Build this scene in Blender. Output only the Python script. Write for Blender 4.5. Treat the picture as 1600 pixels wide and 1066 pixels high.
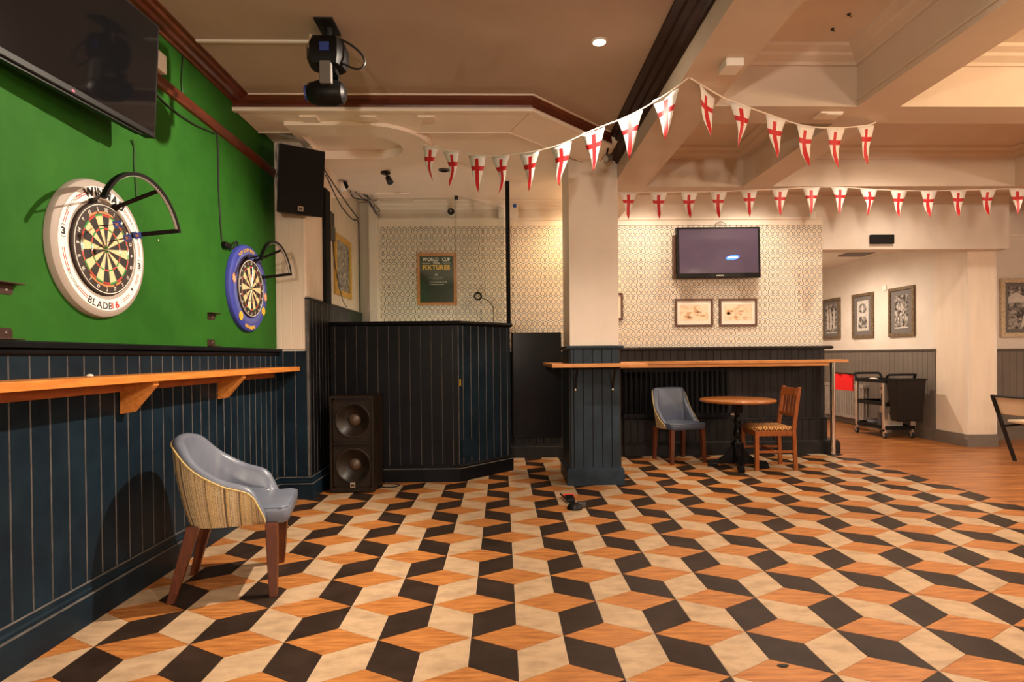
import bpy, math, random
from mathutils import Vector, Matrix
random.seed(7)
for o in list(bpy.data.objects):
    bpy.data.objects.remove(o, do_unlink=True)
scene = bpy.context.scene
COL = scene.collection
PI = math.pi
# ------------------------------------------------------------------ camera
cam_data = bpy.data.cameras.new('camera')
cam = bpy.data.objects.new('camera', cam_data)
COL.objects.link(cam)
cam_data.sensor_width = 36.0
cam_data.lens = 904.6 / 1600 * 36.0
cam_data.shift_x = -(809.84 - 800) / 1600
cam_data.shift_y = (563.07 - 533) / 1600
cam_data.clip_start = 0.05
yaw, pitch, roll = 0.0275, -0.0079, -0.0099
fw = Vector((math.sin(yaw) * math.cos(pitch), math.cos(yaw) * math.cos(pitch), math.sin(pitch)))
r0 = Vector((math.cos(yaw), -math.sin(yaw), 0))
u0 = r0.cross(fw)
cr, sr = math.cos(roll), math.sin(roll)
rv = r0 * cr + u0 * sr
uv = u0 * cr - r0 * sr
cam.matrix_world = Matrix(((rv.x, uv.x, -fw.x, 0), (rv.y, uv.y, -fw.y, 0), (rv.z, uv.z, -fw.z, 1.25), (0, 0, 0, 1)))
scene.camera = cam
# ------------------------------------------------------------------ world, exposure
w = bpy.data.worlds.new('world')
scene.world = w
w.use_nodes = True
w.node_tree.nodes['Background'].inputs[0].default_value = (1.0, 0.72, 0.5, 1)
w.node_tree.nodes['Background'].inputs[1].default_value = 0.02
vs = scene.view_settings
vs.view_transform = 'Standard'
vs.look = 'None'
vs.gamma = 1.0
vs.use_curve_mapping = False
vs.exposure = EXPOSURE = 0.44
WARM = (1.0, 0.83, 0.66)
AMBER = (1.0, 0.66, 0.34)
# ceiling downlights of the room: x, y, z, watts, colour, cone degrees
LAMPS = [
    (0.63, 3.64, 3.225, 130, WARM, 128),
    (0.63, 1.65, 3.225, 80, WARM, 162),
    (0.63, -0.6, 3.225, 50, WARM, 162),
    (1.75, 6.50, 3.32, 44, WARM, 150),
    (3.05, 6.50, 3.32, 52, WARM, 150),
    (4.80, 6.50, 3.32, 27, WARM, 150),
    (1.97, 2.0, 3.32, 45, WARM, 162),
    (3.7, 4.95, 3.32, 95, WARM, 162),
    (4.0, 2.2, 3.32, 50, WARM, 162),
    (6.2, 5.0, 3.32, 110, WARM, 162),
    (4.7, 9.2, 2.82, 150, WARM, 176),
    (1.05, 6.72, 3.156, 55, AMBER, 162),
]
# the visible downlight also has a tilted beam on the dart wall: position, aim, watts, cone degrees
FLOOD = ((0.62, 3.64, 3.178), (-1.95, 3.15, 1.1), 400, 86)
# unseen pendants added as fill, only the amber one inferred: x, y, z, watts, colour
UNSEEN_PENDANTS = [(-0.5, -2.0, 1.85, 260, WARM), (3.4, -2.2, 2.0, 150, WARM), (7.8, 1.2, 2.3, 140, WARM), (3.9, 2.5, 2.72, 58, AMBER)]
# ------------------------------------------------------------------ materials
MATS = {}
def _n(nt, t, **kw):
    n = nt.nodes.new(t)
    for k, v in kw.items():
        setattr(n, k, v)
    return n
def mat(name, c, rough=0.5, metal=0.0, c2=None, scale=6.0, stretch=(1, 1, 1), ramp=(0.35, 0.7), bump=0.0, bscale=60.0,
        specks=None, emit=0.0, spec=0.5, detail=4.0, rot=0.0, coat=0.0):
    m = bpy.data.materials.new(name)
    m.use_nodes = True
    nt = m.node_tree
    b = nt.nodes['Principled BSDF']
    b.inputs['Base Color'].default_value = (*c, 1)
    b.inputs['Roughness'].default_value = rough
    b.inputs['Metallic'].default_value = metal
    b.inputs['Specular IOR Level'].default_value = spec
    b.inputs['Coat Weight'].default_value = coat
    b.inputs['Coat Roughness'].default_value = 0.12
    if emit:
        b.inputs['Emission Color'].default_value = (*c, 1)
        b.inputs['Emission Strength'].default_value = emit
    g = _n(nt, 'ShaderNodeNewGeometry')
    mp = _n(nt, 'ShaderNodeMapping')
    mp.inputs['Scale'].default_value = stretch
    mp.inputs['Rotation'].default_value = (0, 0, rot)
    nt.links.new(g.outputs['Position'], mp.inputs['Vector'])
    colsock = None
    if c2 is not None:
        nz = _n(nt, 'ShaderNodeTexNoise')
        nz.inputs['Scale'].default_value = scale
        nz.inputs['Detail'].default_value = detail
        nz.inputs['Roughness'].default_value = 0.62
        nt.links.new(mp.outputs[0], nz.inputs['Vector'])
        r = _n(nt, 'ShaderNodeValToRGB')
        r.color_ramp.elements[0].position = ramp[0]
        r.color_ramp.elements[1].position = ramp[1]
        r.color_ramp.elements[0].color = (*c, 1)
        r.color_ramp.elements[1].color = (*c2, 1)
        nt.links.new(nz.outputs['Fac'], r.inputs[0])
        colsock = r.outputs[0]
    if specks:
        sc, thr, sc_col = specks
        vz = _n(nt, 'ShaderNodeTexVoronoi')
        vz.inputs['Scale'].default_value = sc
        nt.links.new(g.outputs['Position'], vz.inputs['Vector'])
        sep = _n(nt, 'ShaderNodeSeparateColor')
        nt.links.new(vz.outputs['Color'], sep.inputs[0])
        mul = _n(nt, 'ShaderNodeMath', operation='MULTIPLY')
        nt.links.new(sep.outputs[0], mul.inputs[0])
        nt.links.new(sep.outputs[1], mul.inputs[1])
        sub = _n(nt, 'ShaderNodeMath', operation='SUBTRACT')
        nt.links.new(mul.outputs[0], sub.inputs[0])
        sub.inputs[1].default_value = 0.62
        mm = _n(nt, 'ShaderNodeMath', operation='MULTIPLY')
        nt.links.new(sub.outputs[0], mm.inputs[0])
        mm.inputs[1].default_value = thr
        lt = _n(nt, 'ShaderNodeMath', operation='LESS_THAN')
        nt.links.new(vz.outputs['Distance'], lt.inputs[0])
        nt.links.new(mm.outputs[0], lt.inputs[1])
        mx = _n(nt, 'ShaderNodeMix', data_type='RGBA')
        nt.links.new(lt.outputs[0], mx.inputs['Factor'])
        if colsock:
            nt.links.new(colsock, mx.inputs['A'])
        else:
            mx.inputs['A'].default_value = (*c, 1)
        mx.inputs['B'].default_value = (*sc_col, 1)
        colsock = mx.outputs['Result']
    if colsock:
        nt.links.new(colsock, b.inputs['Base Color'])
    if bump:
        nb = _n(nt, 'ShaderNodeTexNoise')
        nb.inputs['Scale'].default_value = bscale
        nb.inputs['Detail'].default_value = 5
        nt.links.new(mp.outputs[0], nb.inputs['Vector'])
        bp = _n(nt, 'ShaderNodeBump')
        bp.inputs['Strength'].default_value = bump
        bp.inputs['Distance'].default_value = 0.004
        nt.links.new(nb.outputs['Fac'], bp.inputs['Height'])
        nt.links.new(bp.outputs[0], b.inputs['Normal'])
    MATS[name] = m
    return m
mat('green', (0.016, 0.090, 0.009), 0.65, spec=.12, c2=(0.027, 0.130, 0.014), scale=2.2, bump=.12, bscale=30, specks=(11, .30, (.75, .7, .55)))
mat('dark_blue', (0.0040, 0.0095, 0.0165), 0.40, spec=.16, c2=(0.009, 0.021, 0.033), scale=3, bump=.15, bscale=25, specks=(13, .12, (.3, .28, .25)))
mat('lit_worn_edge', (0.115, 0.102, 0.092), 0.5, c2=(0.035, 0.034, 0.035), scale=9)  # paler colour on bead edges: caught light and worn paint together
mat('dark_black', (0.0035, 0.004, 0.0055), 0.42, spec=.14, c2=(0.0075, 0.008, 0.0105), scale=3, bump=.12, bscale=25, specks=(13, .12, (.3, .28, .25)))
mat('dark_back', (0.010, 0.0095, 0.0105), 0.42, spec=.2, c2=(0.022, 0.020, 0.021), scale=5, stretch=(1.5, 1, .6), bump=.12, bscale=25, specks=(13, .12, (.3, .28, .25)))
mat('dark_groove', (0.005, 0.005, 0.006), 0.6)
mat('slate', (0.016, 0.025, 0.035), 0.42, spec=.15, c2=(0.028, 0.046, 0.066), scale=4, bump=.12, bscale=25, specks=(12, .15, (.4, .38, .35)))
mat('cream', (0.72, 0.645, 0.565), 0.55, c2=(0.65, 0.575, 0.495), scale=2.0, bump=.05)
mat('cream_panel', (0.76, 0.64, 0.52), 0.5, c2=(0.70, 0.58, 0.46), scale=3, stretch=(3, 3, .5))
mat('column_paint', (0.76, 0.68, 0.60), 0.5, c2=(0.69, 0.61, 0.53), scale=2.2)
mat('ceiling_main', (0.42, 0.33, 0.26), 0.75, c2=(0.36, 0.28, 0.22), scale=1.2)
mat('ceiling_bay', (0.64, 0.545, 0.455), 0.7, c2=(0.55, 0.46, 0.38), scale=1.0)
mat('canopy', (0.86, 0.77, 0.67), 0.65, c2=(0.80, 0.71, 0.61), scale=2)
mat('white_trim', (0.80, 0.72, 0.62), 0.5)
mat('white_plastic', (0.80, 0.77, 0.72), 0.4)
mat('mahogany', (0.13, 0.026, 0.010), 0.35, c2=(0.07, 0.014, 0.006), scale=5, stretch=(3, .6, 8), bump=.08)
mat('mahogany_x', (0.13, 0.026, 0.010), 0.35, c2=(0.06, 0.013, 0.006), scale=5, stretch=(.6, 3, 10), bump=.08)
mat('dark_cornice', (0.036, 0.014, 0.008), 0.45, c2=(0.018, 0.007, 0.004), scale=5, spec=.14)
mat('pine', (0.66, 0.25, 0.050), 0.38, c2=(0.46, 0.145, 0.024), scale=4, stretch=(14, 1.2, 14), bump=.1, bscale=20)
mat('pine_x', (0.62, 0.27, 0.075), 0.38, c2=(0.42, 0.15, 0.035), scale=4, stretch=(1.2, 14, 14), bump=.1, bscale=20)
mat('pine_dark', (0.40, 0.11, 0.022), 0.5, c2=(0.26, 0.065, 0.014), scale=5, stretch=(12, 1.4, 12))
mat('tile_dark', (0.020, 0.012, 0.0085), 0.42, spec=.16, c2=(0.036, 0.022, 0.016), scale=5, stretch=(1, 1, 1), bump=.15, bscale=30, specks=(9, .12, (.5, .4, .3)))
mat('tile_cream', (0.48, 0.335, 0.205), 0.38, spec=.3, c2=(0.30, 0.20, 0.118), scale=7, stretch=(1, 2.0, 1), ramp=(.42, .74), detail=8, bump=.12, bscale=30, specks=(13, .26, (.10, .065, .04)))
mat('tile_orange', (0.49, 0.200, 0.055), 0.38, spec=.3, c2=(0.23, 0.075, 0.018), scale=5, stretch=(1.2, 9, 1), ramp=(.36, .70), detail=7, bump=.12, bscale=30, rot=.15)
mat('floor_joint', (0.60, 0.45, 0.31), 0.5)
mat('plank', (0.44, 0.17, 0.045), 0.33, c2=(0.17, 0.050, 0.012), scale=2.4, stretch=(.55, 5.5, 1), ramp=(.36, .66), detail=6, bump=.1, bscale=20)
mat('leather', (0.135, 0.155, 0.205), 0.34, c2=(0.11, 0.13, 0.175), scale=6, bump=.1, bscale=90)
mat('leather_blue', (0.075, 0.095, 0.145), 0.38, c2=(0.06, 0.075, 0.115), scale=6, bump=.1, bscale=90)
mat('piping', (0.50, 0.36, 0.13), 0.6)
mat('walnut', (0.12, 0.030, 0.009), 0.33, c2=(0.065, 0.015, 0.005), scale=6, stretch=(8, 8, 1))
mat('beech', (0.30, 0.085, 0.018), 0.33, c2=(0.19, 0.048, 0.010), scale=5, stretch=(8, 8, 1.2))
mat('table_wood', (0.40, 0.145, 0.030), 0.3, c2=(0.27, 0.085, 0.016), scale=5, stretch=(1.2, 9, 1), coat=.3)
mat('black_gloss', (0.0035, 0.004, 0.0055), 0.24, spec=.18)
mat('black_plastic', (0.0045, 0.004, 0.004), 0.45, spec=.2)
mat('black_matte', (0.005, 0.005, 0.005), 0.75, spec=.2)
mat('black_iron', (0.008, 0.0075, 0.0075), 0.45, spec=.3)
mat('bracket_metal', (0.045, 0.020, 0.014), 0.45, metal=.3)
mat('screen', (0.006, 0.006, 0.007), 0.06, spec=.6)
mat('screen_on', (0.045, 0.030, 0.042), 0.12, emit=1.0)
mat('screen_blue', (0.02, 0.10, 0.85), 0.3, emit=2.2)
mat('screen_white', (0.75, 0.85, 1.0), 0.3, emit=2.2)
mat('led_red', (1.0, 0.05, 0.08), 0.3, emit=3)
mat('chrome', (0.75, 0.72, 0.70), 0.12, metal=1.0)
mat('alu', (0.62, 0.52, 0.42), 0.32, metal=.8)
mat('cab_brown', (0.020, 0.011, 0.006), 0.5, spec=.25, c2=(0.008, 0.005, 0.003), scale=5, bump=.2, bscale=80)
mat('cone', (0.008, 0.0055, 0.004), 0.38, c2=(0.026, 0.016, 0.009), scale=7, spec=.35)
mat('dust_cap', (0.07, 0.042, 0.024), 0.4)
mat('grille', (0.005, 0.0035, 0.0025), 0.6, spec=.15, bump=.5, bscale=400)
mat('badge', (0.45, 0.33, 0.22), 0.4)
mat('sur_grey', (0.34, 0.29, 0.25), 0.6)
mat('sur_white', (0.86, 0.82, 0.77), 0.5)
mat('sur_blue', (0.030, 0.045, 0.30), 0.5, c2=(0.045, 0.06, 0.36), scale=5)
mat('sur_blue2', (0.09, 0.11, 0.34), 0.5)
mat('ink', (0.012, 0.012, 0.014), 0.5)
mat('ink_red', (0.62, 0.030, 0.035), 0.5)
mat('ink_yellow', (0.80, 0.48, 0.03), 0.5)
mat('ink_white', (0.82, 0.78, 0.70), 0.5)
mat('ink_orange', (0.72, 0.22, 0.08), 0.5)
mat('ink_peach', (0.80, 0.36, 0.20), 0.5)
mat('sisal_black', (0.022, 0.018, 0.016), 0.8)
mat('sisal_cream', (0.72, 0.54, 0.28), 0.8)
mat('sisal_red', (0.55, 0.035, 0.020), 0.8)
mat('sisal_green', (0.015, 0.26, 0.045), 0.8)
mat('board_black', (0.030, 0.018, 0.014), 0.6)
mat('wire', (0.6, 0.55, 0.5), 0.3, metal=.9)
mat('flight_blue', (0.02, 0.10, 0.55), 0.4)
mat('flag_white', (0.80, 0.76, 0.72), 0.55)
mat('flag_red', (0.55, 0.012, 0.016), 0.5)
mat('cord_white', (0.80, 0.72, 0.62), 0.7)
mat('cable_black', (0.012, 0.011, 0.010), 0.5)
mat('cable_green', (0.020, 0.075, 0.014), 0.6)
mat('cable_grey', (0.45, 0.42, 0.40), 0.6)
mat('frame_wood', (0.55, 0.25, 0.075), 0.4, c2=(0.42, 0.17, 0.05), scale=6, stretch=(3, 3, 3))
mat('frame_brown', (0.10, 0.040, 0.022), 0.4)
mat('frame_gold', (0.62, 0.33, 0.035), 0.4)
mat('frame_dark', (0.11, 0.075, 0.045), 0.45, metal=.3, c2=(0.26, 0.18, 0.10), scale=45, ramp=(.45, .6), bump=.6, bscale=60)
mat('frame_pale', (0.62, 0.50, 0.34), 0.45, c2=(0.40, 0.29, 0.17), scale=45, ramp=(.45, .6), bump=.6, bscale=60)
mat('mount_grey', (0.14, 0.125, 0.115), 0.6)
mat('mount_cream', (0.80, 0.74, 0.64), 0.6)
mat('sepia', (0.82, 0.66, 0.48), 0.25, c2=(0.50, 0.27, 0.14), scale=16, ramp=(.5, .72))
mat('sepia_dark', (0.46, 0.22, 0.10), 0.3, c2=(0.70, 0.42, 0.24), scale=30, ramp=(.4, .65))
mat('photo_bw', (0.05, 0.045, 0.042), 0.2, c2=(0.42, 0.38, 0.34), scale=18, ramp=(.42, .62), detail=6)
mat('photo_light', (0.60, 0.55, 0.50), 0.25, c2=(0.42, 0.38, 0.34), scale=25)
mat('photo_dark', (0.035, 0.032, 0.030), 0.25)
mat('poster_green', (0.014, 0.034, 0.020), 0.22, c2=(0.020, 0.052, 0.030), scale=5)
mat('poster_band', (0.014, 0.052, 0.020), 0.25)
mat('grey_dado', (0.165, 0.135, 0.110), 0.5, c2=(0.14, 0.115, 0.095), scale=4)
mat('grey_groove', (0.08, 0.066, 0.055), 0.6)
mat('rad_grey', (0.34, 0.29, 0.25), 0.45)
mat('trolley_black', (0.006, 0.0055, 0.0055), 0.5, spec=.2)
mat('bin_dark', (0.011, 0.0075, 0.006), 0.5, spec=.2)
mat('cloth_red', (0.80, 0.012, 0.012), 0.8)
mat('cloth_grey', (0.13, 0.115, 0.13), 0.9)
mat('box_white', (0.66, 0.58, 0.50), 0.6)
mat('rubber', (0.014, 0.013, 0.013), 0.7)
mat('wheel_grey', (0.30, 0.26, 0.23), 0.4)
mat('tool_grey', (0.10, 0.085, 0.075), 0.4, metal=.6)
mat('tool_red', (0.75, 0.04, 0.03), 0.4)
mat('lens', (0.02, 0.05, 0.25), 0.08, spec=.9)
mat('cushion_cream', (0.74, 0.58, 0.40), 0.6)
m = mat('lamp_glow', (1.0, 0.80, 0.55), 0.4, emit=120.0)
# striped woven fabric for chair shells
def stripes(name, colours, scale, axis):
    m = mat(name, colours[0], 0.85, bump=.7, bscale=260)
    nt = m.node_tree
    b = nt.nodes['Principled BSDF']
    tc = _n(nt, 'ShaderNodeUVMap')
    sp = _n(nt, 'ShaderNodeSeparateXYZ')
    nt.links.new(tc.outputs[0], sp.inputs[0])
    mu = _n(nt, 'ShaderNodeMath', operation='MULTIPLY')
    mu.inputs[1].default_value = scale
    nt.links.new(sp.outputs[0], mu.inputs[0])
    nz = _n(nt, 'ShaderNodeTexNoise', noise_dimensions='1D')
    nz.inputs['Scale'].default_value = 1.0
    nz.inputs['Detail'].default_value = 3.0
    nt.links.new(mu.outputs[0], nz.inputs['W'])
    r = _n(nt, 'ShaderNodeValToRGB')
    el = r.color_ramp.elements
    el[0].position = .36
    el[0].color = (*colours[0], 1)
    el[1].position = .64
    el[1].color = (*colours[-1], 1)
    for i, c in enumerate(colours[1:-1]):
        e = el.new(.36 + .28 * (i + 1) / (len(colours) - 1))
        e.color = (*c, 1)
    nt.links.new(nz.outputs['Fac'], r.inputs[0])
    g = _n(nt, 'ShaderNodeNewGeometry')
    n2 = _n(nt, 'ShaderNodeTexNoise')
    n2.inputs['Scale'].default_value = 190
    nt.links.new(g.outputs['Position'], n2.inputs['Vector'])
    mx = _n(nt, 'ShaderNodeMix', data_type='RGBA', blend_type='MULTIPLY')
    mx.inputs['Factor'].default_value = .48
    r2 = _n(nt, 'ShaderNodeValToRGB')
    r2.color_ramp.elements[0].position = .38
    r2.color_ramp.elements[1].position = .6
    r2.color_ramp.elements[0].color = (.25, .23, .2, 1)
    nt.links.new(n2.outputs['Fac'], r2.inputs[0])
    nt.links.new(r.outputs[0], mx.inputs['A'])
    nt.links.new(r2.outputs[0], mx.inputs['B'])
    nt.links.new(mx.outputs['Result'], b.inputs['Base Color'])
    return m
stripes('boucle', [(.17, .13, .09), (.66, .45, .17), (.80, .63, .36), (.36, .26, .14), (.82, .68, .44), (.72, .50, .20)], 30, 0)
stripes('boucle_pale', [(.30, .22, .12), (.62, .46, .22), (.75, .62, .42), (.5, .36, .16)], 24, 0)
def zigzag(name):
    m = mat(name, (.5, .2, .04), 0.8)
    nt = m.node_tree
    b = nt.nodes['Principled BSDF']
    g = _n(nt, 'ShaderNodeNewGeometry')
    wv = _n(nt, 'ShaderNodeTexWave', wave_type='BANDS', bands_direction='DIAGONAL')
    wv.inputs['Scale'].default_value = 17
    wv.inputs['Distortion'].default_value = 0
    pp = _n(nt, 'ShaderNodeVectorMath', operation='ABSOLUTE')
    fr = _n(nt, 'ShaderNodeVectorMath', operation='WRAP')
    fr.inputs[1].default_value = (.03, .03, .03)
    fr.inputs[2].default_value = (-.03, -.03, -.03)
    nt.links.new(g.outputs['Position'], fr.inputs[0])
    nt.links.new(fr.outputs[0], pp.inputs[0])
    nt.links.new(pp.outputs[0], wv.inputs['Vector'])
    r = _n(nt, 'ShaderNodeValToRGB')
    r.color_ramp.interpolation = 'CONSTANT'
    r.color_ramp.elements[0].color = (.10, .035, .012, 1)
    r.color_ramp.elements[1].position = .5
    r.color_ramp.elements[1].color = (.60, .30, .08, 1)
    nt.links.new(wv.outputs['Fac'], r.inputs[0])
    nt.links.new(r.outputs[0], b.inputs['Base Color'])
zigzag('seat_zigzag')
# interlocking-hexagon wallpaper, printed flat: computed from wall position
def wallpaper():
    m = mat('wallpaper', (.75, .66, .52), 0.6)
    nt = m.node_tree
    b = nt.nodes['Principled BSDF']
    g = _n(nt, 'ShaderNodeNewGeometry')
    sp = _n(nt, 'ShaderNodeSeparateXYZ')
    nt.links.new(g.outputs['Position'], sp.inputs[0])
    def mth(op, a, c=None, cl=False):
        n = _n(nt, 'ShaderNodeMath', operation=op)
        n.use_clamp = cl
        for i, x in enumerate((a, c)):
            if x is None:
                continue
            if isinstance(x, (int, float)):
                n.inputs[i].default_value = x
            else:
                nt.links.new(x, n.inputs[i])
        return n.outputs[0]
    PX, PZ = 0.0665, 0.1035
    def cell(ox, oz):
        fx = mth('FRACT', mth('DIVIDE', mth('ADD', sp.outputs[0], 10 + ox), PX))
        fz = mth('FRACT', mth('DIVIDE', mth('ADD', sp.outputs[2], 10 + oz), PZ))
        dx = mth('MULTIPLY', mth('SUBTRACT', fx, .5), PX)
        dz = mth('MULTIPLY', mth('SUBTRACT', fz, .5), PZ)
        ax, az = mth('ABSOLUTE', dx), mth('ABSOLUTE', dz)
        hx = mth('MAXIMUM', ax, mth('ADD', mth('MULTIPLY', ax, .5), mth('MULTIPLY', az, .866)))
        return hx, ax, dz
    hu, axu, dzu = cell(0, 0)
    hl, axl, dzl = cell(PX / 2, 0.0415)
    def ring(h, ax, dz, sgn):
        a = mth('GREATER_THAN', h, .0225)
        c = mth('LESS_THAN', h, .0290)
        rg = mth('MULTIPLY', a, c)
        neck = mth('MULTIPLY', mth('LESS_THAN', ax, .0075), mth('GREATER_THAN', mth('MULTIPLY', dz, sgn), 0))
        return mth('MULTIPLY', rg, mth('SUBTRACT', 1, neck))
    ru = ring(hu, axu, dzu, -1)
    rl = ring(hl, axl, dzl, 1)
    inu = mth('LESS_THAN', hu, .0225)
    inl = mth('LESS_THAN', hl, .0225)
    ru = mth('MULTIPLY', ru, mth('LESS_THAN', hu, hl))
    rl = mth('MULTIPLY', rl, mth('LESS_THAN', hl, hu))
    line = mth('MAXIMUM', ru, rl)
    dot = mth('LESS_THAN', mth('MINIMUM', hu, hl), .0065)
    ins = mth('MAXIMUM', inu, inl)
    def mix(f, a, c):
        n = _n(nt, 'ShaderNodeMix', data_type='RGBA')
        nt.links.new(f, n.inputs['Factor'])
        for k, x in (('A', a), ('B', c)):
            if isinstance(x, tuple):
                n.inputs[k].default_value = (*x, 1)
            else:
                nt.links.new(x, n.inputs[k])
        return n.outputs['Result']
    c = mix(ins, (.82, .77, .69), (.78, .69, .56))
    c = mix(dot, c, (.68, .53, .30))
    c = mix(line, c, (.060, .046, .040))
    nt.links.new(c, b.inputs['Base Color'])
wallpaper()
def glass():
    m = bpy.data.materials.new('glass')
    m.use_nodes = True
    nt = m.node_tree
    nt.nodes.remove(nt.nodes['Principled BSDF'])
    out = nt.nodes['Material Output']
    t = _n(nt, 'ShaderNodeBsdfTransparent')
    t.inputs[0].default_value = (.90, .92, .90, 1)
    gl = _n(nt, 'ShaderNodeBsdfGlossy')
    gl.inputs['Roughness'].default_value = 0.01
    lw = _n(nt, 'ShaderNodeLayerWeight')
    lw.inputs[0].default_value = .5
    pw = _n(nt, 'ShaderNodeMath', operation='POWER')
    nt.links.new(lw.outputs['Facing'], pw.inputs[0])
    pw.inputs[1].default_value = 4.0
    fr = _n(nt, 'ShaderNodeMath', operation='MULTIPLY_ADD')
    nt.links.new(pw.outputs[0], fr.inputs[0])
    fr.inputs[1].default_value = .55
    fr.inputs[2].default_value = .035
    mx = _n(nt, 'ShaderNodeMixShader')
    nt.links.new(fr.outputs[0], mx.inputs[0])
    nt.links.new(t.outputs[0], mx.inputs[1])
    nt.links.new(gl.outputs[0], mx.inputs[2])
    nt.links.new(mx.outputs[0], out.inputs[0])
    MATS['glass'] = m
glass()
# ------------------------------------------------------------------ mesh helpers
def frame(loc, ux, uy, uz):
    ux, uy, uz = Vector(ux), Vector(uy), Vector(uz)
    return Matrix(((ux.x, uy.x, uz.x, loc[0]), (ux.y, uy.y, uz.y, loc[1]), (ux.z, uy.z, uz.z, loc[2]), (0, 0, 0, 1)))
class MB:
    def __init__(self, M=None):
        self.v, self.f, self.m, self.uv, self.M = [], [], [], {}, M
    def add(self, vs, fs, mi=0, M=None):
        b = len(self.v)
        M = M or self.M
        for p in vs:
            p = Vector(p)
            self.v.append(M @ p if M else p)
        for f in fs:
            self.f.append([b + i for i in f])
            self.m.append(mi)
        return b
    def box(self, x0, x1, y0, y1, z0, z1, mi=0, M=None):
        self.add([(x0, y0, z0), (x1, y0, z0), (x1, y1, z0), (x0, y1, z0), (x0, y0, z1), (x1, y0, z1), (x1, y1, z1), (x0, y1, z1)],
                 [(0, 3, 2, 1), (4, 5, 6, 7), (0, 1, 5, 4), (1, 2, 6, 5), (2, 3, 7, 6), (3, 0, 4, 7)], mi, M)
        return self
    def prism(self, poly, z0, z1, mi=0, M=None):
        n = len(poly)
        a = sum(poly[i][0] * poly[(i + 1) % n][1] - poly[(i + 1) % n][0] * poly[i][1] for i in range(n))
        if a < 0:
            poly = poly[::-1]
        vs = [(p[0], p[1], z0) for p in poly] + [(p[0], p[1], z1) for p in poly]
        fs = [tuple(range(n - 1, -1, -1)), tuple(range(n, 2 * n))] + [(i, (i + 1) % n, n + (i + 1) % n, n + i) for i in range(n)]
        self.add(vs, fs, mi, M)
        return self
    def loft(self, rings, mi=0, closed=True, caps=True, M=None, loop=False):
        n = len(rings[0])
        vs = [p for r in rings for p in r]
        fs = []
        k = len(rings)
        for i in range(k if loop else k - 1):
            j2 = (i + 1) % k
            for j in range(n if closed else n - 1):
                q = (j + 1) % n
                fs.append((i * n + j, i * n + q, j2 * n + q, j2 * n + j))
        if caps and not loop:
            fs.append(tuple(range(n - 1, -1, -1)))
            fs.append(tuple((k - 1) * n + i for i in range(n)))
        self.add(vs, fs, mi, M)
        return self
    def cyl(self, p0, p1, r0, r1=None, n=12, mi=0, M=None):
        return self.tube([p0, p1], [r0, r0 if r1 is None else r1], n, mi, M)
    def tube(self, path, r, n=8, mi=0, M=None, loop=False):
        path = [Vector(p) for p in path]
        k = len(path)
        rings = []
        prev = None
        for i, p in enumerate(path):
            if loop:
                t = path[(i + 1) % k] - path[i - 1]
            else:
                t = path[min(i + 1, k - 1)] - path[max(i - 1, 0)]
            t.normalize()
            if prev is None:
                a = Vector((0, 0, 1)) if abs(t.z) < .9 else Vector((1, 0, 0))
                e1 = (a - t * a.dot(t)).normalized()
            else:
                e1 = (prev - t * prev.dot(t)).normalized()
            prev = e1
            e2 = t.cross(e1)
            rr = r[i] if isinstance(r, (list, tuple)) else r
            rings.append([p + (e1 * math.cos(2 * PI * j / n) + e2 * math.sin(2 * PI * j / n)) * rr for j in range(n)])
        self.loft(rings, mi, True, True, M, loop)
        return self
    def lathe(self, prof, n=32, mi=0, M=None, caps=True, a0=0., a1=2 * PI):
        full = abs(a1 - a0 - 2 * PI) < 1e-6
        rings = [[(r * math.cos(a0 + (a1 - a0) * j / n), r * math.sin(a0 + (a1 - a0) * j / n), h) for j in range(n if full else n + 1)] for r, h in prof]
        self.loft(rings, mi, full, caps and full, M)
        return self
    def torus(self, prof, n=48, mi=0, M=None, a0=0., a1=2 * PI):
        """closed profile (r,h) swept about the local z axis"""
        full = abs(a1 - a0 - 2 * PI) < 1e-6
        k = n if full else n + 1
        rings = []
        for j in range(k):
            a = a0 + (a1 - a0) * j / n
            rings.append([(r * math.cos(a), r * math.sin(a), h) for r, h in prof])
        self.loft(rings, mi, True, not full, M, loop=full)
        return self
    def sweep(self, prof, path, mi=0, loop=False):
        """profile (offset to the right of the path, z) along a plan polyline with mitred corners"""
        path = [Vector((p[0], p[1], 0)) for p in path]
        k = len(path)
        rings = []
        for i in range(k):
            ns = []
            if loop or i > 0:
                d = (path[i] - path[i - 1]).normalized()
                ns.append(Vector((d.y, -d.x, 0)))
            if loop or i < k - 1:
                d = (path[(i + 1) % k] - path[i]).normalized()
                ns.append(Vector((d.y, -d.x, 0)))
            nn = ns[0] if len(ns) == 1 else (ns[0] + ns[1]) / (1 + ns[0].dot(ns[1]))
            rings.append([path[i] + nn * d + Vector((0, 0, z)) for d, z in prof])
        self.loft(rings, mi, True, not loop, None, loop)
        return self
    def build(self, name, mats, parent=None, local=False, smooth=False, bevel=0, solid=0, subsurf=0):
        if isinstance(mats, str):
            mats = [mats]
        off = Vector((0, 0, 0))
        if not local:
            if parent is not None:
                off = Vector(parent['_o']) if '_o' in parent else Vector((0, 0, 0))
            elif self.v:
                lo = [min(p[i] for p in self.v) for i in range(3)]
                hi = [max(p[i] for p in self.v) for i in range(3)]
                off = Vector(((lo[0] + hi[0]) / 2, (lo[1] + hi[1]) / 2, lo[2]))
        me = bpy.data.meshes.new(name)
        me.from_pydata([tuple(p - off) for p in self.v], [], self.f)
        for mm in mats:
            me.materials.append(MATS[mm])
        me.polygons.foreach_set('material_index', self.m)
        if self.uv:
            lay = me.uv_layers.new(name='UVMap')
            for lp in me.loops:
                lay.data[lp.index].uv = self.uv.get(lp.vertex_index, (0, 0))
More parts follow.
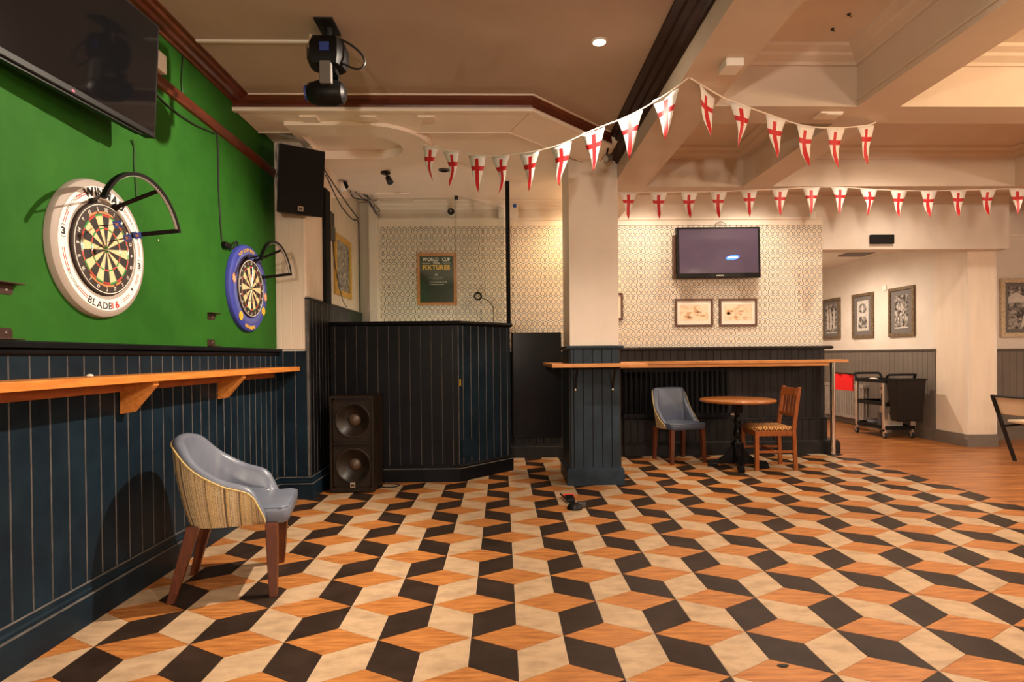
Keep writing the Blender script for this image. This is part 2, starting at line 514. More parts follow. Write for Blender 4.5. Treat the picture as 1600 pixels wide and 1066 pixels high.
        if smooth:
            me.polygons.foreach_set('use_smooth', [True] * len(me.polygons))
            me.set_sharp_from_angle(angle=math.radians(38 if smooth is True else smooth))
        me.update()
        o = bpy.data.objects.new(name, me)
        COL.objects.link(o)
        if parent is not None:
            o.parent = parent
            if '_o' in parent:
                o['_o'] = parent['_o']
        else:
            o.location = off
            o['_o'] = tuple(off)
        if bevel:
            b = o.modifiers.new('bevel', 'BEVEL')
            b.width = bevel
            b.segments = 2
            b.limit_method = 'ANGLE'
        if solid:
            s = o.modifiers.new('solid', 'SOLIDIFY')
            s.thickness = solid
            s.offset = 0
        if subsurf:
            s = o.modifiers.new('sub', 'SUBSURF')
            s.levels = s.render_levels = subsurf
        return o
def tag(o, label, cat, group=None):
    o['label'] = label
    o['category'] = cat
    if group:
        o['group'] = group
    return o
def thing(name, label, cat, loc, rotz=0, group=None):
    o = bpy.data.objects.new(name, None)
    COL.objects.link(o)
    o.empty_display_size = .05
    o.location = loc
    o.rotation_euler = (0, 0, rotz)
    o['_o'] = tuple(loc)
    return tag(o, label, cat, group)
def struct(o):
    o['kind'] = 'structure'
    return o
def S(name, mb, mats, **kw):
    return struct(mb.build(name, mats, **kw))
def bx(*a):
    return MB().box(*a)
# text ----------------------------------------------------------------
_tc = {}
def glyph(ch, bold=0.0):
    key = (ch, bold)
    if key not in _tc:
        cu = bpy.data.curves.new('t', 'FONT')
        cu.body = ch
        cu.size = 1.0
        cu.offset = bold
        cu.resolution_u = 3
        o = bpy.data.objects.new('t', cu)
        COL.objects.link(o)
        dg = bpy.context.evaluated_depsgraph_get()
        me = bpy.data.meshes.new_from_object(o.evaluated_get(dg))
        vs = [tuple(v.co) for v in me.vertices]
        fs = [tuple(p.vertices) for p in me.polygons]
        xs = [v[0] for v in vs] or [0, .3]
        _tc[key] = (vs, fs, min(xs), max(xs))
        bpy.data.objects.remove(o, do_unlink=True)
        bpy.data.curves.remove(cu)
        bpy.data.meshes.remove(me)
    return _tc[key]
def adv(ch, bold, sp):
    if ch == ' ':
        return .32
    g = glyph(ch, bold)
    return g[3] - g[2] + sp
def text_line(mb, s, cx, cy, h, M, bold=.02, sp=.09, xs=1.0, mi=0, d=0.0, align=0):
    k = h / .72
    W = (sum(adv(c, bold, sp) for c in s) - sp) * k * xs
    x = cx - W / 2 if align == 0 else cx
    for c in s:
        if c != ' ':
            vs, fs, a, b_ = glyph(c, bold)
            mb.add([((v[0] - a) * k * xs + x, v[1] * k + cy, d) for v in vs], fs, mi, M)
        x += adv(c, bold, sp) * k * xs
    return W
def text_arc(mb, s, R, ang, h, M, bold=.02, sp=.09, xs=1.0, mi=0, d=0.0, inward=False):
    """ang: clockwise degrees from the top of the circle for the middle of the word"""
    k = h / .72
    tot = (sum(adv(c, bold, sp) for c in s) - sp) * k * xs
    x = -tot / 2
    for c in s:
        w_ = adv(c, bold, sp) * k * xs
        if c != ' ':
            vs, fs, a, b_ = glyph(c, bold)
            out = []
            for v in vs:
                px = x + (v[0] - a) * k * xs
                if inward:
                    th = math.radians(ang) - px / R
                    rr = R - v[1] * k
                else:
                    th = math.radians(ang) + px / R
                    rr = R + v[1] * k
                out.append((rr * math.sin(th), rr * math.cos(th), d))
            mb.add(out, fs, mi, M)
        x += w_
# boards ---------------------------------------------------------------
def board_mesh(w_, z0, z1, th, bev, mats):
    mb = MB()
    prof = [(0, 0), (0, -th + bev), (bev, -th), (w_ - bev, -th), (w_, -th + bev), (w_, 0)]
    vs = [(x, y, z0) for x, y in prof] + [(x, y, z1) for x, y in prof]
    fs = [(0, 1, 7, 6), (1, 2, 8, 7), (2, 3, 9, 8), (3, 4, 10, 9), (4, 5, 11, 10), (5, 4, 3, 2, 1, 0), (6, 7, 8, 9, 10, 11)]
    mb.add(vs, fs)
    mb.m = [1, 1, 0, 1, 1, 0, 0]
    me = bpy.data.meshes.new('wainscot_board')
    me.from_pydata([tuple(p) for p in mb.v], [], mb.f)
    for mm in mats:
        me.materials.append(MATS[mm])
    me.polygons.foreach_set('material_index', mb.m)
    return me
def wainscot(parent, P, U, L, z0, z1, pitch, off, mats, th=.016, bev=.005, name='wainscot_board'):
    """boards along unit direction U from P; they stand proud to the right of U"""
    U = Vector((U[0], U[1], 0)).normalized()
    ang = math.atan2(U.y, U.x)
    cuts = [0.0]
    u = off
    while u < L - 1e-4:
        if u > 1e-4:
            cuts.append(u)
        u += pitch
    cuts.append(L)
    cache = {}
    po = Vector(parent['_o']) if '_o' in parent else Vector((0, 0, 0))
    for a, b in zip(cuts, cuts[1:]):
        wd = round(b - a, 4)
        if wd < .012:
            continue
        if wd not in cache:
            cache[wd] = board_mesh(wd, z0, z1, th, bev, mats)
        o = bpy.data.objects.new(name, cache[wd])
        COL.objects.link(o)
        o.parent = parent
        o.location = Vector((P[0], P[1], 0)) + U * a - po
        o.rotation_euler = (0, 0, ang)
SKIRT = [(0, 0), (.037, 0), (.037, .135), (.028, .142), (.030, .158), (.022, .165), (.022, .190), (.012, .20), (0, .20)]
SKIRT2 = [(0, 0), (.036, 0), (.036, .130), (.026, .138), (.026, .152), (.016, .165), (0, .165)]
# ------------------------------------------------------------------ structure: floor
FX0, FX1 = -1.998, 4.155
flo = S('floor', bx(-2.2, 9.2, -4.2, 11.7, -.16, -.003), 'floor_joint')
flo['label'] = 'cream jointed base under the cube-patterned floor tiles'
mbp = MB()
mbp.prism([(FX1, -4.2), (9.2, -4.2), (9.2, 11.7), (3.9, 11.7), (3.9, 7.19), (FX1, 7.19)], -.003, 0)
S('floor_wood', mbp, 'plank')
s_, w_ = .2368, .2368 * math.sqrt(3) / 2
ox, oy = -.1524, 2.5629
def clip(poly, axis, lim, keep_less):
    out = []
    for i in range(len(poly)):
        a, b = poly[i], poly[(i + 1) % len(poly)]
        ia = (a[axis] <= lim) if keep_less else (a[axis] >= lim)
        ib = (b[axis] <= lim) if keep_less else (b[axis] >= lim)
        if ia:
            out.append(a)
        if ia != ib:
            t = (lim - a[axis]) / (b[axis] - a[axis])
            out.append((a[0] + (b[0] - a[0]) * t, a[1] + (b[1] - a[1]) * t))
    return out
gx, gy = .0016, .0007
shapes = {'tile_orange': [], 'tile_dark': [], 'tile_cream': []}
# unit outlines around a lattice node (left seam of a dark strip, between two dark tiles)
def rhombs(k, j):
    X, Y = ox + k * 2 * w_, oy + j * 3 * s_
    d = s_ / 2
    L = []
    L.append(('tile_dark', [(X + gx, Y - s_ + gy), (X + w_ - gx, Y - s_ - d + gy), (X + w_ - gx, Y - d - gy), (X + gx, Y - gy)]))
    L.append(('tile_dark', [(X + gx, Y + gy), (X + w_ - gx, Y + d + gy), (X + w_ - gx, Y + s_ + d - gy), (X + gx, Y + s_ - gy)]))
    L.append(('tile_cream', [(X - w_ + gx, Y - s_ - d + gy), (X - gx, Y - s_ + gy), (X - gx, Y - gy), (X - w_ + gx, Y - d - gy)]))
    L.append(('tile_cream', [(X - w_ + gx, Y + d + gy), (X - gx, Y + gy), (X - gx, Y + s_ - gy), (X - w_ + gx, Y + s_ + d - gy)]))
    L.append(('tile_orange', [(X + 2 * gx, Y), (X + w_, Y - d + 1.6 * gy), (X + 2 * w_ - 2 * gx, Y), (X + w_, Y + d - 1.6 * gy)]))
    X2, Y2 = X - w_, Y + 1.5 * s_
    L.append(('tile_orange', [(X2 + 2 * gx, Y2), (X2 + w_, Y2 - d + 1.6 * gy), (X2 + 2 * w_ - 2 * gx, Y2), (X2 + w_, Y2 + d - 1.6 * gy)]))
    return L
tiles = []
def cam_px(p):
    d = Vector(p) - Vector((0, 0, 1.25))
    z = d.dot(fw)
    return (809.84 + 904.6 * d.dot(rv) / z, 563.07 - 904.6 * d.dot(uv) / z, z) if z > .1 else (-1, -1, z)
booth_poly_hide = lambda x, y: y > 5.95 and -1.7 < x < -.45
for k in range(-6, 13):
    for j in range(-10, 8):
        for nm, poly in rhombs(k, j):
            full = poly
            for ax, lim, le in ((0, FX0, False), (0, FX1, True), (1, -4.1, False), (1, 7.15, True)):
                if poly:
                    poly = clip(poly, ax, lim, le)
            if len(poly) < 3:
                continue
            cx = sum(p[0] for p in poly) / len(poly)
            cy = sum(p[1] for p in poly) / len(poly)
            if booth_poly_hide(cx, cy):
                continue
            px = cam_px((cx, cy, 0))
            vis = 0 <= px[0] <= 1600 and 0 <= px[1] <= 1072 and px[2] > 0
            whole = len(poly) == 4 and all(abs(a[0] - b[0]) + abs(a[1] - b[1]) < 1e-6 for a, b in zip(poly, full))
            tiles.append((px[2] if vis else 99, nm, poly, whole, (cx, cy)))
tiles.sort(key=lambda t: t[0])
tile_cache = {}
rest = {n: MB() for n in shapes}
for i, (dist, nm, poly, whole, c) in enumerate(tiles):
    if i < 300 and dist < 90:
        key = (nm, round(poly[0][1] - c[1], 3)) if whole else i
        if key not in tile_cache:
            me = bpy.data.meshes.new('floor_tile')
            t = MB().prism([(p[0] - c[0], p[1] - c[1]) for p in poly], -.0028, 0)
            me.from_pydata([tuple(p) for p in t.v], [], t.f)
            me.materials.append(MATS[nm])
            tile_cache[key] = me
        o = bpy.data.objects.new('floor_tile', tile_cache[key])
        COL.objects.link(o)
        o.parent = flo
        o.location = Vector((c[0], c[1], 0)) - Vector(flo['_o'])
    else:
        rest[nm].prism(poly, -.0028, 0)
allrest = MB()
for mi, nm in enumerate(rest):
    b = len(allrest.v)
    allrest.v += rest[nm].v
    allrest.f += [[b + q for q in f] for f in rest[nm].f]
    allrest.m += [mi] * len(rest[nm].f)
o = allrest.build('distant_tiles', list(rest), flo)
o['kind'] = 'stuff'
# ------------------------------------------------------------------ structure: walls
WL = S('wall_left', bx(-2.2, -2.0, -4.2, 5.2, 0, 3.3), 'green')
wainscot(WL, (-2.0, .692), (0, 1), 5.2 - .692, .15, 1.29, .1055, 0, ['dark_blue', 'lit_worn_edge'], th=.016, bev=.0042)
S('baseboard_left', MB().sweep(SKIRT, [(-2.0, -4.2), (-2.0, 5.182), (-1.72, 5.182), (-1.72, 5.80)]), 'dark_blue')
def lit_worn_bead(name, off, path):  # pale strip on the moulding: its highlight and wear put into colour
    return S(name, MB().sweep([(off, .1335), (off + .002, .1345), (off + .001, .138), (off - .006, .1415)], path), 'lit_worn_edge')
lit_worn_bead('trim_24', .037, [(-2.0, -4.2), (-2.0, 5.182), (-1.72, 5.182), (-1.72, 5.80)])
S('trim_25', MB().sweep([(.021, .1885), (.0232, .1895), (.0232, .192), (.018, .196)], [(-2.0, -4.2), (-2.0, 5.182), (-1.72, 5.182), (-1.72, 5.80)]), 'lit_worn_edge')  # upper moulding strip, highlight and wear in its colour too
CAP = [(0, 1.272), (.022, 1.272), (.034, 1.280), (.036, 1.293), (.024, 1.300), (.048, 1.304), (.050, 1.325), (.04, 1.332), (0, 1.332)]
S('trim_1', MB().sweep(CAP, [(-2.0, -4.2), (-2.0, 5.2)]), 'dark_black')
# brown picture rail and cornice
S('trim_2', MB().sweep([(0, 2.84), (.020, 2.845), (.030, 2.865), (.030, 2.90), (.018, 2.915), (0, 2.92)], [(-2.0, -4.2), (-2.0, 5.2)]), 'mahogany')
CORN = [(0, 3.165), (.012, 3.165), (.018, 3.178), (.045, 3.182), (.060, 3.195), (.090, 3.200), (.100, 3.214), (.125, 3.217), (.125, 3.235), (0, 3.235)]
S('trim_3', MB().sweep(CORN, [(-2.0, -4.2), (-2.0, 4.43)]), 'mahogany')
# return wall beside the booth, panelled cream above and dark below
WR = S('wall_return', bx(-2.2, -1.745, 5.2, 7.35, 0, 3.3), 'cream')
wainscot(WR, (-2.0, 5.2), (1, 0), .255, 1.33, 3.2, .088, .05, ['cream_panel', 'cream_panel'], th=.012, bev=.003, name='cream_board')
wainscot(WR, (-2.0, 5.2), (1, 0), .28, .15, 1.31, .105, .06, ['dark_blue', 'lit_worn_edge'], th=.016, bev=.005)
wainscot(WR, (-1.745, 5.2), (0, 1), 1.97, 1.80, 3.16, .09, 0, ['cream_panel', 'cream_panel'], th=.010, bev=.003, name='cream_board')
wainscot(WR, (-1.745, 5.185), (0, 1), 1.98, .0, 1.775, .09, .03, ['dark_black', 'lit_worn_edge'], th=.03, bev=.003)
S('trim_4', bx(-1.745, -1.708, 5.183, 7.16, 1.772, 1.785), 'dark_black')
# back wall with wallpaper
WB = S('wall_back', bx(-1.745, 4.03, 7.18, 7.36, 0, 3.40), 'cream')
bx(-1.495, 4.03, 7.176, 7.18, 1.32, 2.862).build('wallpaper', 'wallpaper', WB)
RAIL = [(0, 2.855), (.012, 2.855), (.014, 2.915), (.024, 2.925), (.026, 2.95), (0, 2.955)]
S('trim_5', MB().sweep(RAIL, [(-1.495, 7.18), (4.03, 7.18)]), 'white_trim')
CRN = [(0, 3.06), (.02, 3.06), (.025, 3.085), (.05, 3.10), (.055, 3.125), (.09, 3.14), (.095, 3.158), (0, 3.158)]
S('trim_6', MB().sweep(CRN, [(-1.495, 7.18), (1.13, 7.18)]), 'white_trim')
S('trim_7', MB().box(-1.60, -1.495, 7.05, 7.18, 0, 3.14), 'white_trim', bevel=.006)
wainscot(WB, (.09, 7.18), (1, 0), 3.94, .43, 1.30, .0895, .12, ['dark_back', 'dark_groove'], th=.045, bev=.005)
S('trim_8', MB().sweep([(0, 1.295), (.055, 1.295), (.075, 1.305), (.078, 1.325), (.060, 1.338), (0, 1.338)], [(1.0, 7.18), (4.05, 7.18), (4.05, 7.30)]), 'dark_back')
wainscot(WB, (.09, 7.18), (1, 0), 3.95, .15, .43, .0895, .05, ['dark_back', 'dark_groove'], th=.085, bev=.005)
S('trim_9', bx(.75, 4.05, 7.085, 7.18, .425, .445), 'dark_back', bevel=.004)
S('baseboard_back', MB().sweep([(a + .085 if a else 0, z) for a, z in SKIRT2], [(.09, 7.18), (4.06, 7.18), (4.06, 7.30)]), 'dark_back')
# boarded-over panel between booth and column
tag(bx(.112, .722, 7.055, 7.09, .245, 1.53).build('wall_panel', 'black_gloss', bevel=.004), 'plain glossy black board fixed low between the booth and the column', 'panel')
# lintel, corridor and right-hand walls
S('wall_lintel', bx(4.03, 6.46, 7.2, 7.42, 2.55, 3.40), 'cream')
WC = S('wall_right', bx(6.08, 6.28, 7.98, 11.7, 0, 3.3), 'cream')
wainscot(WC, (6.08, 11.2), (0, -1), 3.24, .15, 1.265, .10, 0, ['grey_dado', 'grey_groove'], th=.014, bev=.003)
S('baseboard_right', MB().sweep([(-a * .7, z) for a, z in SKIRT], [(6.08, 7.98), (6.08, 11.2)]), 'grey_dado')
S('trim_10', MB().sweep([(-.0, 1.262), (-.03, 1.262), (-.034, 1.285), (0, 1.29)], [(6.08, 7.96), (6.08, 11.2)]), 'grey_groove')
S('wall_pier', bx(6.08, 6.46, 7.40, 7.98, 0, 3.40), 'cream_panel')
for x, y in ((6.074, 7.394), (6.444, 7.394)):
    S('trim_23', bx(x, x + .022, y, y + .022, .165, 3.0), 'cream', bevel=.004)
S('baseboard_pier', MB().sweep([(a * .8, z * .8) for a, z in SKIRT], [(6.08, 7.97), (6.08, 7.40), (6.46, 7.40)]), 'grey_dado')
WE = S('wall_end', bx(6.46, 9.2, 7.95, 8.15, 0, 3.40), 'cream')
wainscot(WE, (6.46, 7.95), (1, 0), 2.6, .15, 1.255, .10, .06, ['grey_dado', 'grey_groove'], th=.014, bev=.003)
S('baseboard_end', MB().sweep([(a * .7, z * .9) for a, z in SKIRT], [(6.46, 7.95), (9.1, 7.95)]), 'grey_dado')
S('trim_11', MB().sweep([(0, 1.25), (.03, 1.25), (.034, 1.275), (0, 1.28)], [(6.46, 7.95), (9.1, 7.95)]), 'grey_groove')
S('trim_12', MB().sweep([(0, 2.85), (.02, 2.855), (.022, 2.885), (0, 2.89)], [(6.46, 7.95), (9.1, 7.95)]), 'white_trim')
S('wall_corridor_left', bx(3.8, 3.9, 7.36, 11.7, 0, 3.0), 'cream')
S('wall_corridor_end', bx(3.8, 6.28, 11.6, 11.7, 0, 3.0), 'cream')
S('ceiling_corridor', bx(3.8, 6.28, 7.42, 11.7, 2.82, 2.92), 'white_trim')
S('wall_far_right', bx(9.1, 9.2, -4.2, 8.0, 0, 3.4), 'cream')
S('wall_front', bx(-2.2, 9.2, -4.2, -4.1, 0, 3.4), 'mahogany_x')
# ------------------------------------------------------------------ structure: ceilings and beams
ZC = 3.225
S('ceiling', bx(-2.2, 1.13, -4.2, 5.60, ZC, ZC + .1), 'ceiling_main')
S('ceiling_bay', bx(1.13, 9.2, -4.2, 8.15, 3.32, 3.42), 'ceiling_bay')
fas = [(-2.0, 4.42), (.24, 4.42), (.985, 5.165)]
S('ceiling_stage', MB().prism([(-2.0, 4.44), (.24, 4.44), (.96, 5.16), (1.13, 5.16), (1.13, 7.2), (-2.0, 7.2)], 3.156, 3.20), 'canopy')
# canopy border boards (mitred) and fascia
bd = MB().prism([(-1.99, 4.44), (.232, 4.44), (.075, 4.84), (-1.99, 4.84)], 3.112, 3.156)
S('trim_13', bd, 'canopy')
S('trim_14', MB().prism([(.236, 4.444), (.96, 5.168), (.96, 5.725), (.079, 4.844)], 3.112, 3.156), 'canopy')
S('trim_26', MB().sweep([(-.004, 3.104), (.006, 3.104), (.006, 3.113), (-.004, 3.113)], [(-1.99, 4.838), (.076, 4.838), (.955, 5.717)]), 'white_trim')
S('trim_15', MB().sweep([(0, 3.132), (.014, 3.134), (.018, 3.15), (.012, 3.195), (.03, 3.215), (.03, ZC), (-.02, ZC), (-.02, 3.132)], fas), 'mahogany_x')
S('trim_16', MB().sweep([(-.02, 3.104), (.022, 3.104), (.026, 3.118), (.02, 3.132), (-.02, 3.132)], fas), 'white_trim')
S('trim_17', MB().sweep([(-.0, ZC - .012), (.042, ZC - .008), (.042, ZC), (0, ZC)], fas), 'white_trim')
for k, px in enumerate((-1.54, -1.085, -.635)):
    S('trim_18', bx(px, px + .13, 4.50, 4.60, 3.099, 3.112), 'canopy')
# round-ended dropped soffit ring over the booth
def stadium(x0, xc, yc, ry, n=20, rx=None):
    rx = rx or ry
    pts = [(x0, yc - ry)]
    for i in range(n + 1):
        a = -PI / 2 + PI * i / n
        pts.append((xc + rx * math.cos(a), yc + ry * math.sin(a)))
    pts.append((x0, yc + ry))
    return pts
po_ = stadium(-1.70, -1.10, 5.117, .498)
pi_ = stadium(-1.636, -1.153, 5.122, .278, rx=.294)
ring = MB()
n = len(po_)
vs_ = [(x, y, z) for z in (3.083, 3.156) for x, y in po_] + [(x, y, z) for z in (3.083, 3.156) for x, y in pi_]
fs_ = []
for i in range(n):
    q = (i + 1) % n
    fs_ += [(i, q, n + q, n + i), (2 * n + q, 2 * n + i, 3 * n + i, 3 * n + q), (q, i, 2 * n + i, 2 * n + q), (n + i, n + q, 3 * n + q, 3 * n + i)]
ring.add(vs_, fs_)
S('ceiling_ring', ring, 'canopy')
# beams
S('beam_1', bx(1.13, 1.47, -4.2, 7.2, 2.95, 3.40), 'ceiling_bay')
for y0, y1 in ((-4.2, 3.95), (4.245, 5.84)):
    S('beam_2', bx(2.47, 2.77, y0, y1, 2.95, 3.40), 'ceiling_bay')
for y0, y1 in ((-4.2, 3.95), (4.245, 5.84)):
    S('beam_3', bx(5.3, 5.6, y0, y1, 2.95, 3.40), 'ceiling_bay')
S('beam_4', bx(1.47, 9.2, 3.95, 4.245, 2.95, 3.40), 'ceiling_bay')
S('beam_5', bx(1.47, 9.2, 5.84, 6.03, 2.95, 3.40), 'ceiling_bay')
BC = [(0, 3.225), (.018, 3.225), (.024, 3.245), (.075, 3.265), (.082, 3.285), (.135, 3.30), (.14, 3.32), (0, 3.32)]
for x0, x1, y0, y1 in ((1.47, 2.47, -4.1, 3.95), (1.47, 2.47, 4.245, 5.84), (2.77, 5.3, -4.1, 3.95), (2.77, 5.3, 4.245, 5.84), (5.6, 9.1, -4.1, 3.95), (5.6, 9.1, 4.245, 5.84), (1.47, 9.1, 6.03, 7.2)):
    S('trim_19', MB().sweep(BC, [(x0, y0), (x0, y1), (x1, y1), (x1, y0)], loop=True), 'ceiling_bay')
BM = [(0, 2.985), (.010, 2.985), (.012, 3.0), (0, 3.005)]
S('trim_20', MB().sweep([(-a, z) for a, z in BM], [(2.47, -4.1), (2.47, 3.95)]), 'ceiling_bay')
DC = [(0, 3.09), (-.02, 3.09), (-.028, 3.11), (-.06, 3.125), (-.066, 3.15), (-.10, 3.165), (-.108, 3.19), (-.15, 3.205), (-.15, ZC), (0, ZC)]
S('trim_21', MB().sweep(DC, [(1.13, -4.1), (1.13, 5.56)]), 'dark_cornice')
# ------------------------------------------------------------------ column
CLM = S('column', bx(.65, 1.127, 5.56, 6.14, 0, 3.156), 'column_paint', bevel=.004)
wainscot(CLM, (.65, 5.56), (1, 0), .477, .15, 1.315, .0915, .032, ['slate', 'dark_groove'], th=.016, bev=.005)
wainscot(CLM, (.65, 6.14), (0, -1), .58, .15, 1.315, .0915, .05, ['slate', 'dark_groove'], th=.014, bev=.005)
wainscot(CLM, (1.127, 5.56), (0, 1), .58, .15, 1.315, .0915, .05, ['slate', 'dark_groove'], th=.014, bev=.005)
cpath = [(.634, 6.15), (.634, 5.544), (1.143, 5.544), (1.143, 6.15)]
S('trim_22', MB().sweep([(0, 1.305), (.008, 1.305), (.020, 1.315), (.022, 1.333), (.010, 1.340), (-.018, 1.34), (-.018, 1.305)], cpath), 'slate')
S('baseboard_column', MB().sweep([(-.01, 0), (.022, 0), (.022, .135), (.012, .143), (.012, .158), (.002, .165), (-.01, .165)], cpath), 'slate')
# ------------------------------------------------------------------ panelled booth with glass screen
BP = [(-1.71, 5.82), (-.44, 5.80), (.086, 6.345)]
booth = thing('booth_front', 'black panelled booth front topped by a tall glass screen and black post', 'booth', (-.6, 6.0, 0))
core = MB().prism([(-1.71, 5.84), (-.45, 5.82), (.07, 6.36), (.07, 7.13), (.00, 7.13), (.00, 6.40), (-.49, 5.90), (-1.71, 5.92)], 0, 1.575)
core.build('panel_core', 'dark_black', booth)
d1 = Vector((BP[1][0] - BP[0][0], BP[1][1] - BP[0][1], 0))
d2 = Vector((BP[2][0] - BP[1][0], BP[2][1] - BP[1][1], 0))
wainscot(booth, (BP[0][0], BP[0][1] + .018), d1, d1.length, .14, 1.56, .1062, .045, ['dark_black', 'lit_worn_edge'], th=.018, bev=.003)
wainscot(booth, (BP[1][0] - .012, BP[1][1] + .014), d2, d2.length, .14, 1.56, .108, .06, ['dark_blue', 'lit_worn_edge'], th=.018, bev=.004)
MB().sweep(SKIRT2, [(-1.19, 5.812), BP[1], BP[2]]).build('skirting', 'dark_black', booth)
MB().sweep([(.034, .127), (.0375, .129), (.0365, .133), (.028, .136)], [(-1.19, 5.812), BP[1], BP[2]]).build('skirting_bead', 'lit_worn_edge', booth)  # pale strip painting the skirting's highlight and worn edge
MB().sweep([(.03, 1.572), (.035, 1.585), (.028, 1.604), (-.11, 1.604), (-.11, 1.575), (-.01, 1.575), (-.01, 1.56), (.012, 1.56)], [(-1.705, 5.82), BP[1], (.09, 6.349)]).build('cap_rail', 'dark_black', booth)
dd = d2.normalized()
nn = Vector((dd.y, -dd.x, 0))
hp = Vector((BP[1][0], BP[1][1], 0)) + nn * .004
Mh = frame(hp, dd, (0, 0, 1), nn)
MB(Mh).box(.03, .245, .235, .41, 0, .012).build('hatch', 'dark_blue', booth, bevel=.003)
MB(Mh).box(.005, .012, .955, 1.02, 0.002, .016).build('hinge', 'ink_yellow', booth)
bx(-1.70, -.445, 5.868, 5.878, 1.604, 2.85).build('glass_pane', 'glass', booth)
g0 = Vector((-.475, 5.862, 0))
Mg = frame(g0, dd, (0, 0, 1), nn)
MB(Mg).box(.012, .725, 1.604, 2.88, -.005, .005).build('glass_pane', 'glass', booth)
bx(-.450, -.4455, 5.857, 5.861, 1.604, 2.86).build('glass_bead', 'cable_grey', booth)
bx(.050, .096, 6.33, 6.376, 1.604, 3.156).build('post', 'black_matte', booth)
bx(-1.742, -1.70, 5.68, 5.84, 1.786, 2.90).build('end_post', 'black_matte', booth)
for z in (2.83,):
    MB().box(-.465, -.43, 5.845, 5.885, z, z + .035).build('glass_clip', 'black_iron', booth)
# ------------------------------------------------------------------ wall shelf on the left
sh = thing('wall_shelf', 'long orange pine drinks shelf along the dark left wall under the dartboards', 'shelf', (-1.9, 3.2, 1.125))
bx(-1.983, -1.785, .3, 5.16, 1.135, 1.172).build('shelf_board', 'pine', sh, bevel=.003)
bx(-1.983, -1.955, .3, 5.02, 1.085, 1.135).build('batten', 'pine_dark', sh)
def gusset(y):
    Mx = frame((-1.955, y, 0), (1, 0, 0), (0, 0, 1), (0, -1, 0))
    MB(Mx).prism([(-.026, 1.135), (.15, 1.135), (.15, 1.115), (.03, .975), (-.026, .968)], -.022, .022).build('bracket', 'pine', sh, bevel=.002)
for y in (1.0, 2.0, 3.07, 4.10):
    gusset(y)
tag(MB().lathe([(.001, 0), (.012, .002), (.014, .007), (.008, .012), (.001, .013)], 10, M=Matrix.Translation((-1.90, 2.72, 1.172))).build('crumpled_scrap', 'ink_white', smooth=True), 'tiny white scrap resting on the left pine shelf', 'scrap')
# ------------------------------------------------------------------ dartboards
NUM = [20, 1, 18, 4, 13, 6, 10, 15, 2, 17, 3, 19, 7, 16, 8, 11, 14, 9, 12, 5]
def fr_left(x, y, z):
    return frame((x, y, z), (0, 1, 0), (0, 0, 1), (1, 0, 0))
def disc_sector(mb, r0, r1, a0, a1, h, mi, n=3):
    """angles clockwise from top, degrees"""
    vs = []
    for i in range(n + 1):
        a = math.radians(a0 + (a1 - a0) * i / n)
        vs += [(r0 * math.sin(a), r0 * math.cos(a), h), (r1 * math.sin(a), r1 * math.cos(a), h)]
    fs = [(2 * i, 2 * i + 1, 2 * i + 3, 2 * i + 2) for i in range(n)]
    fs = [f[::-1] for f in fs]
    mb.add(vs, fs, mi)
def dartboard(y, z, label, mat_a, peach):
    t = thing('dartboard', label, 'dartboard', (-1.99, y, z - .226))
    M = fr_left(-1.998, y, z)
    MB(M).lathe([(.2255, .0), (.2255, .040), (.2235, .043)], 64).build('board', 'board_black', t)
    sg = MB(M)
    for i in range(20):
        a0, a1 = i * 18 - 9, i * 18 + 9
        dark = i % 2 == 0
        main, dbl = (0, 2) if dark else (1, 3)
        disc_sector(sg, .0159, .099, a0, a1, .0436, main)
        disc_sector(sg, .099, .107, a0, a1, .0437, dbl)
        disc_sector(sg, .107, .162, a0, a1, .0436, main)
        disc_sector(sg, .162, .171, a0, a1, .0437, dbl)
        disc_sector(sg, .0065, .0159, a0, a1, .0437, 3)
        disc_sector(sg, .0001, .0065, a0, a1, .0438, 2)
    sg.build('segments', ['sisal_black', mat_a, 'sisal_red', 'sisal_green'], t)
    wr = MB(M)
    for r in (.0065, .0159, .099, .107, .162, .171):
        wr.torus([(r - .0006, .0438), (r + .0006, .0438), (r, .045)], 60)
    for i in range(20):
        a = math.radians(i * 18 + 9)
        wr.tube([(.016 * math.sin(a), .016 * math.cos(a), .0444), (.171 * math.sin(a), .171 * math.cos(a), .0444)], .0007, 4)
    wr.build('spider_wire', 'wire', t)
    nr = MB(M)
    nr.torus([(.2145, .0436), (.2175, .0436), (.2175, .0465), (.2145, .0465)], 64)
    for i, nmb in enumerate(NUM):
        low = 100 < i * 18 < 260
        text_arc(nr, str(nmb), .186 if not low else .206, i * 18, .019, M, bold=.01, d=.0455, inward=low)
    nr.build('number_ring', 'ink_white', t)
    if peach:
        for a, wd in ((0, 34), (-30, 20), (150, 16), (-150, 20), (180, 36)):
            lg = MB(M)
            disc_sector(lg, .1745, .1835, a - wd / 2, a + wd / 2, .0440, 0, 6)
            lg.build('brand_print', 'ink_orange', t)
    return t
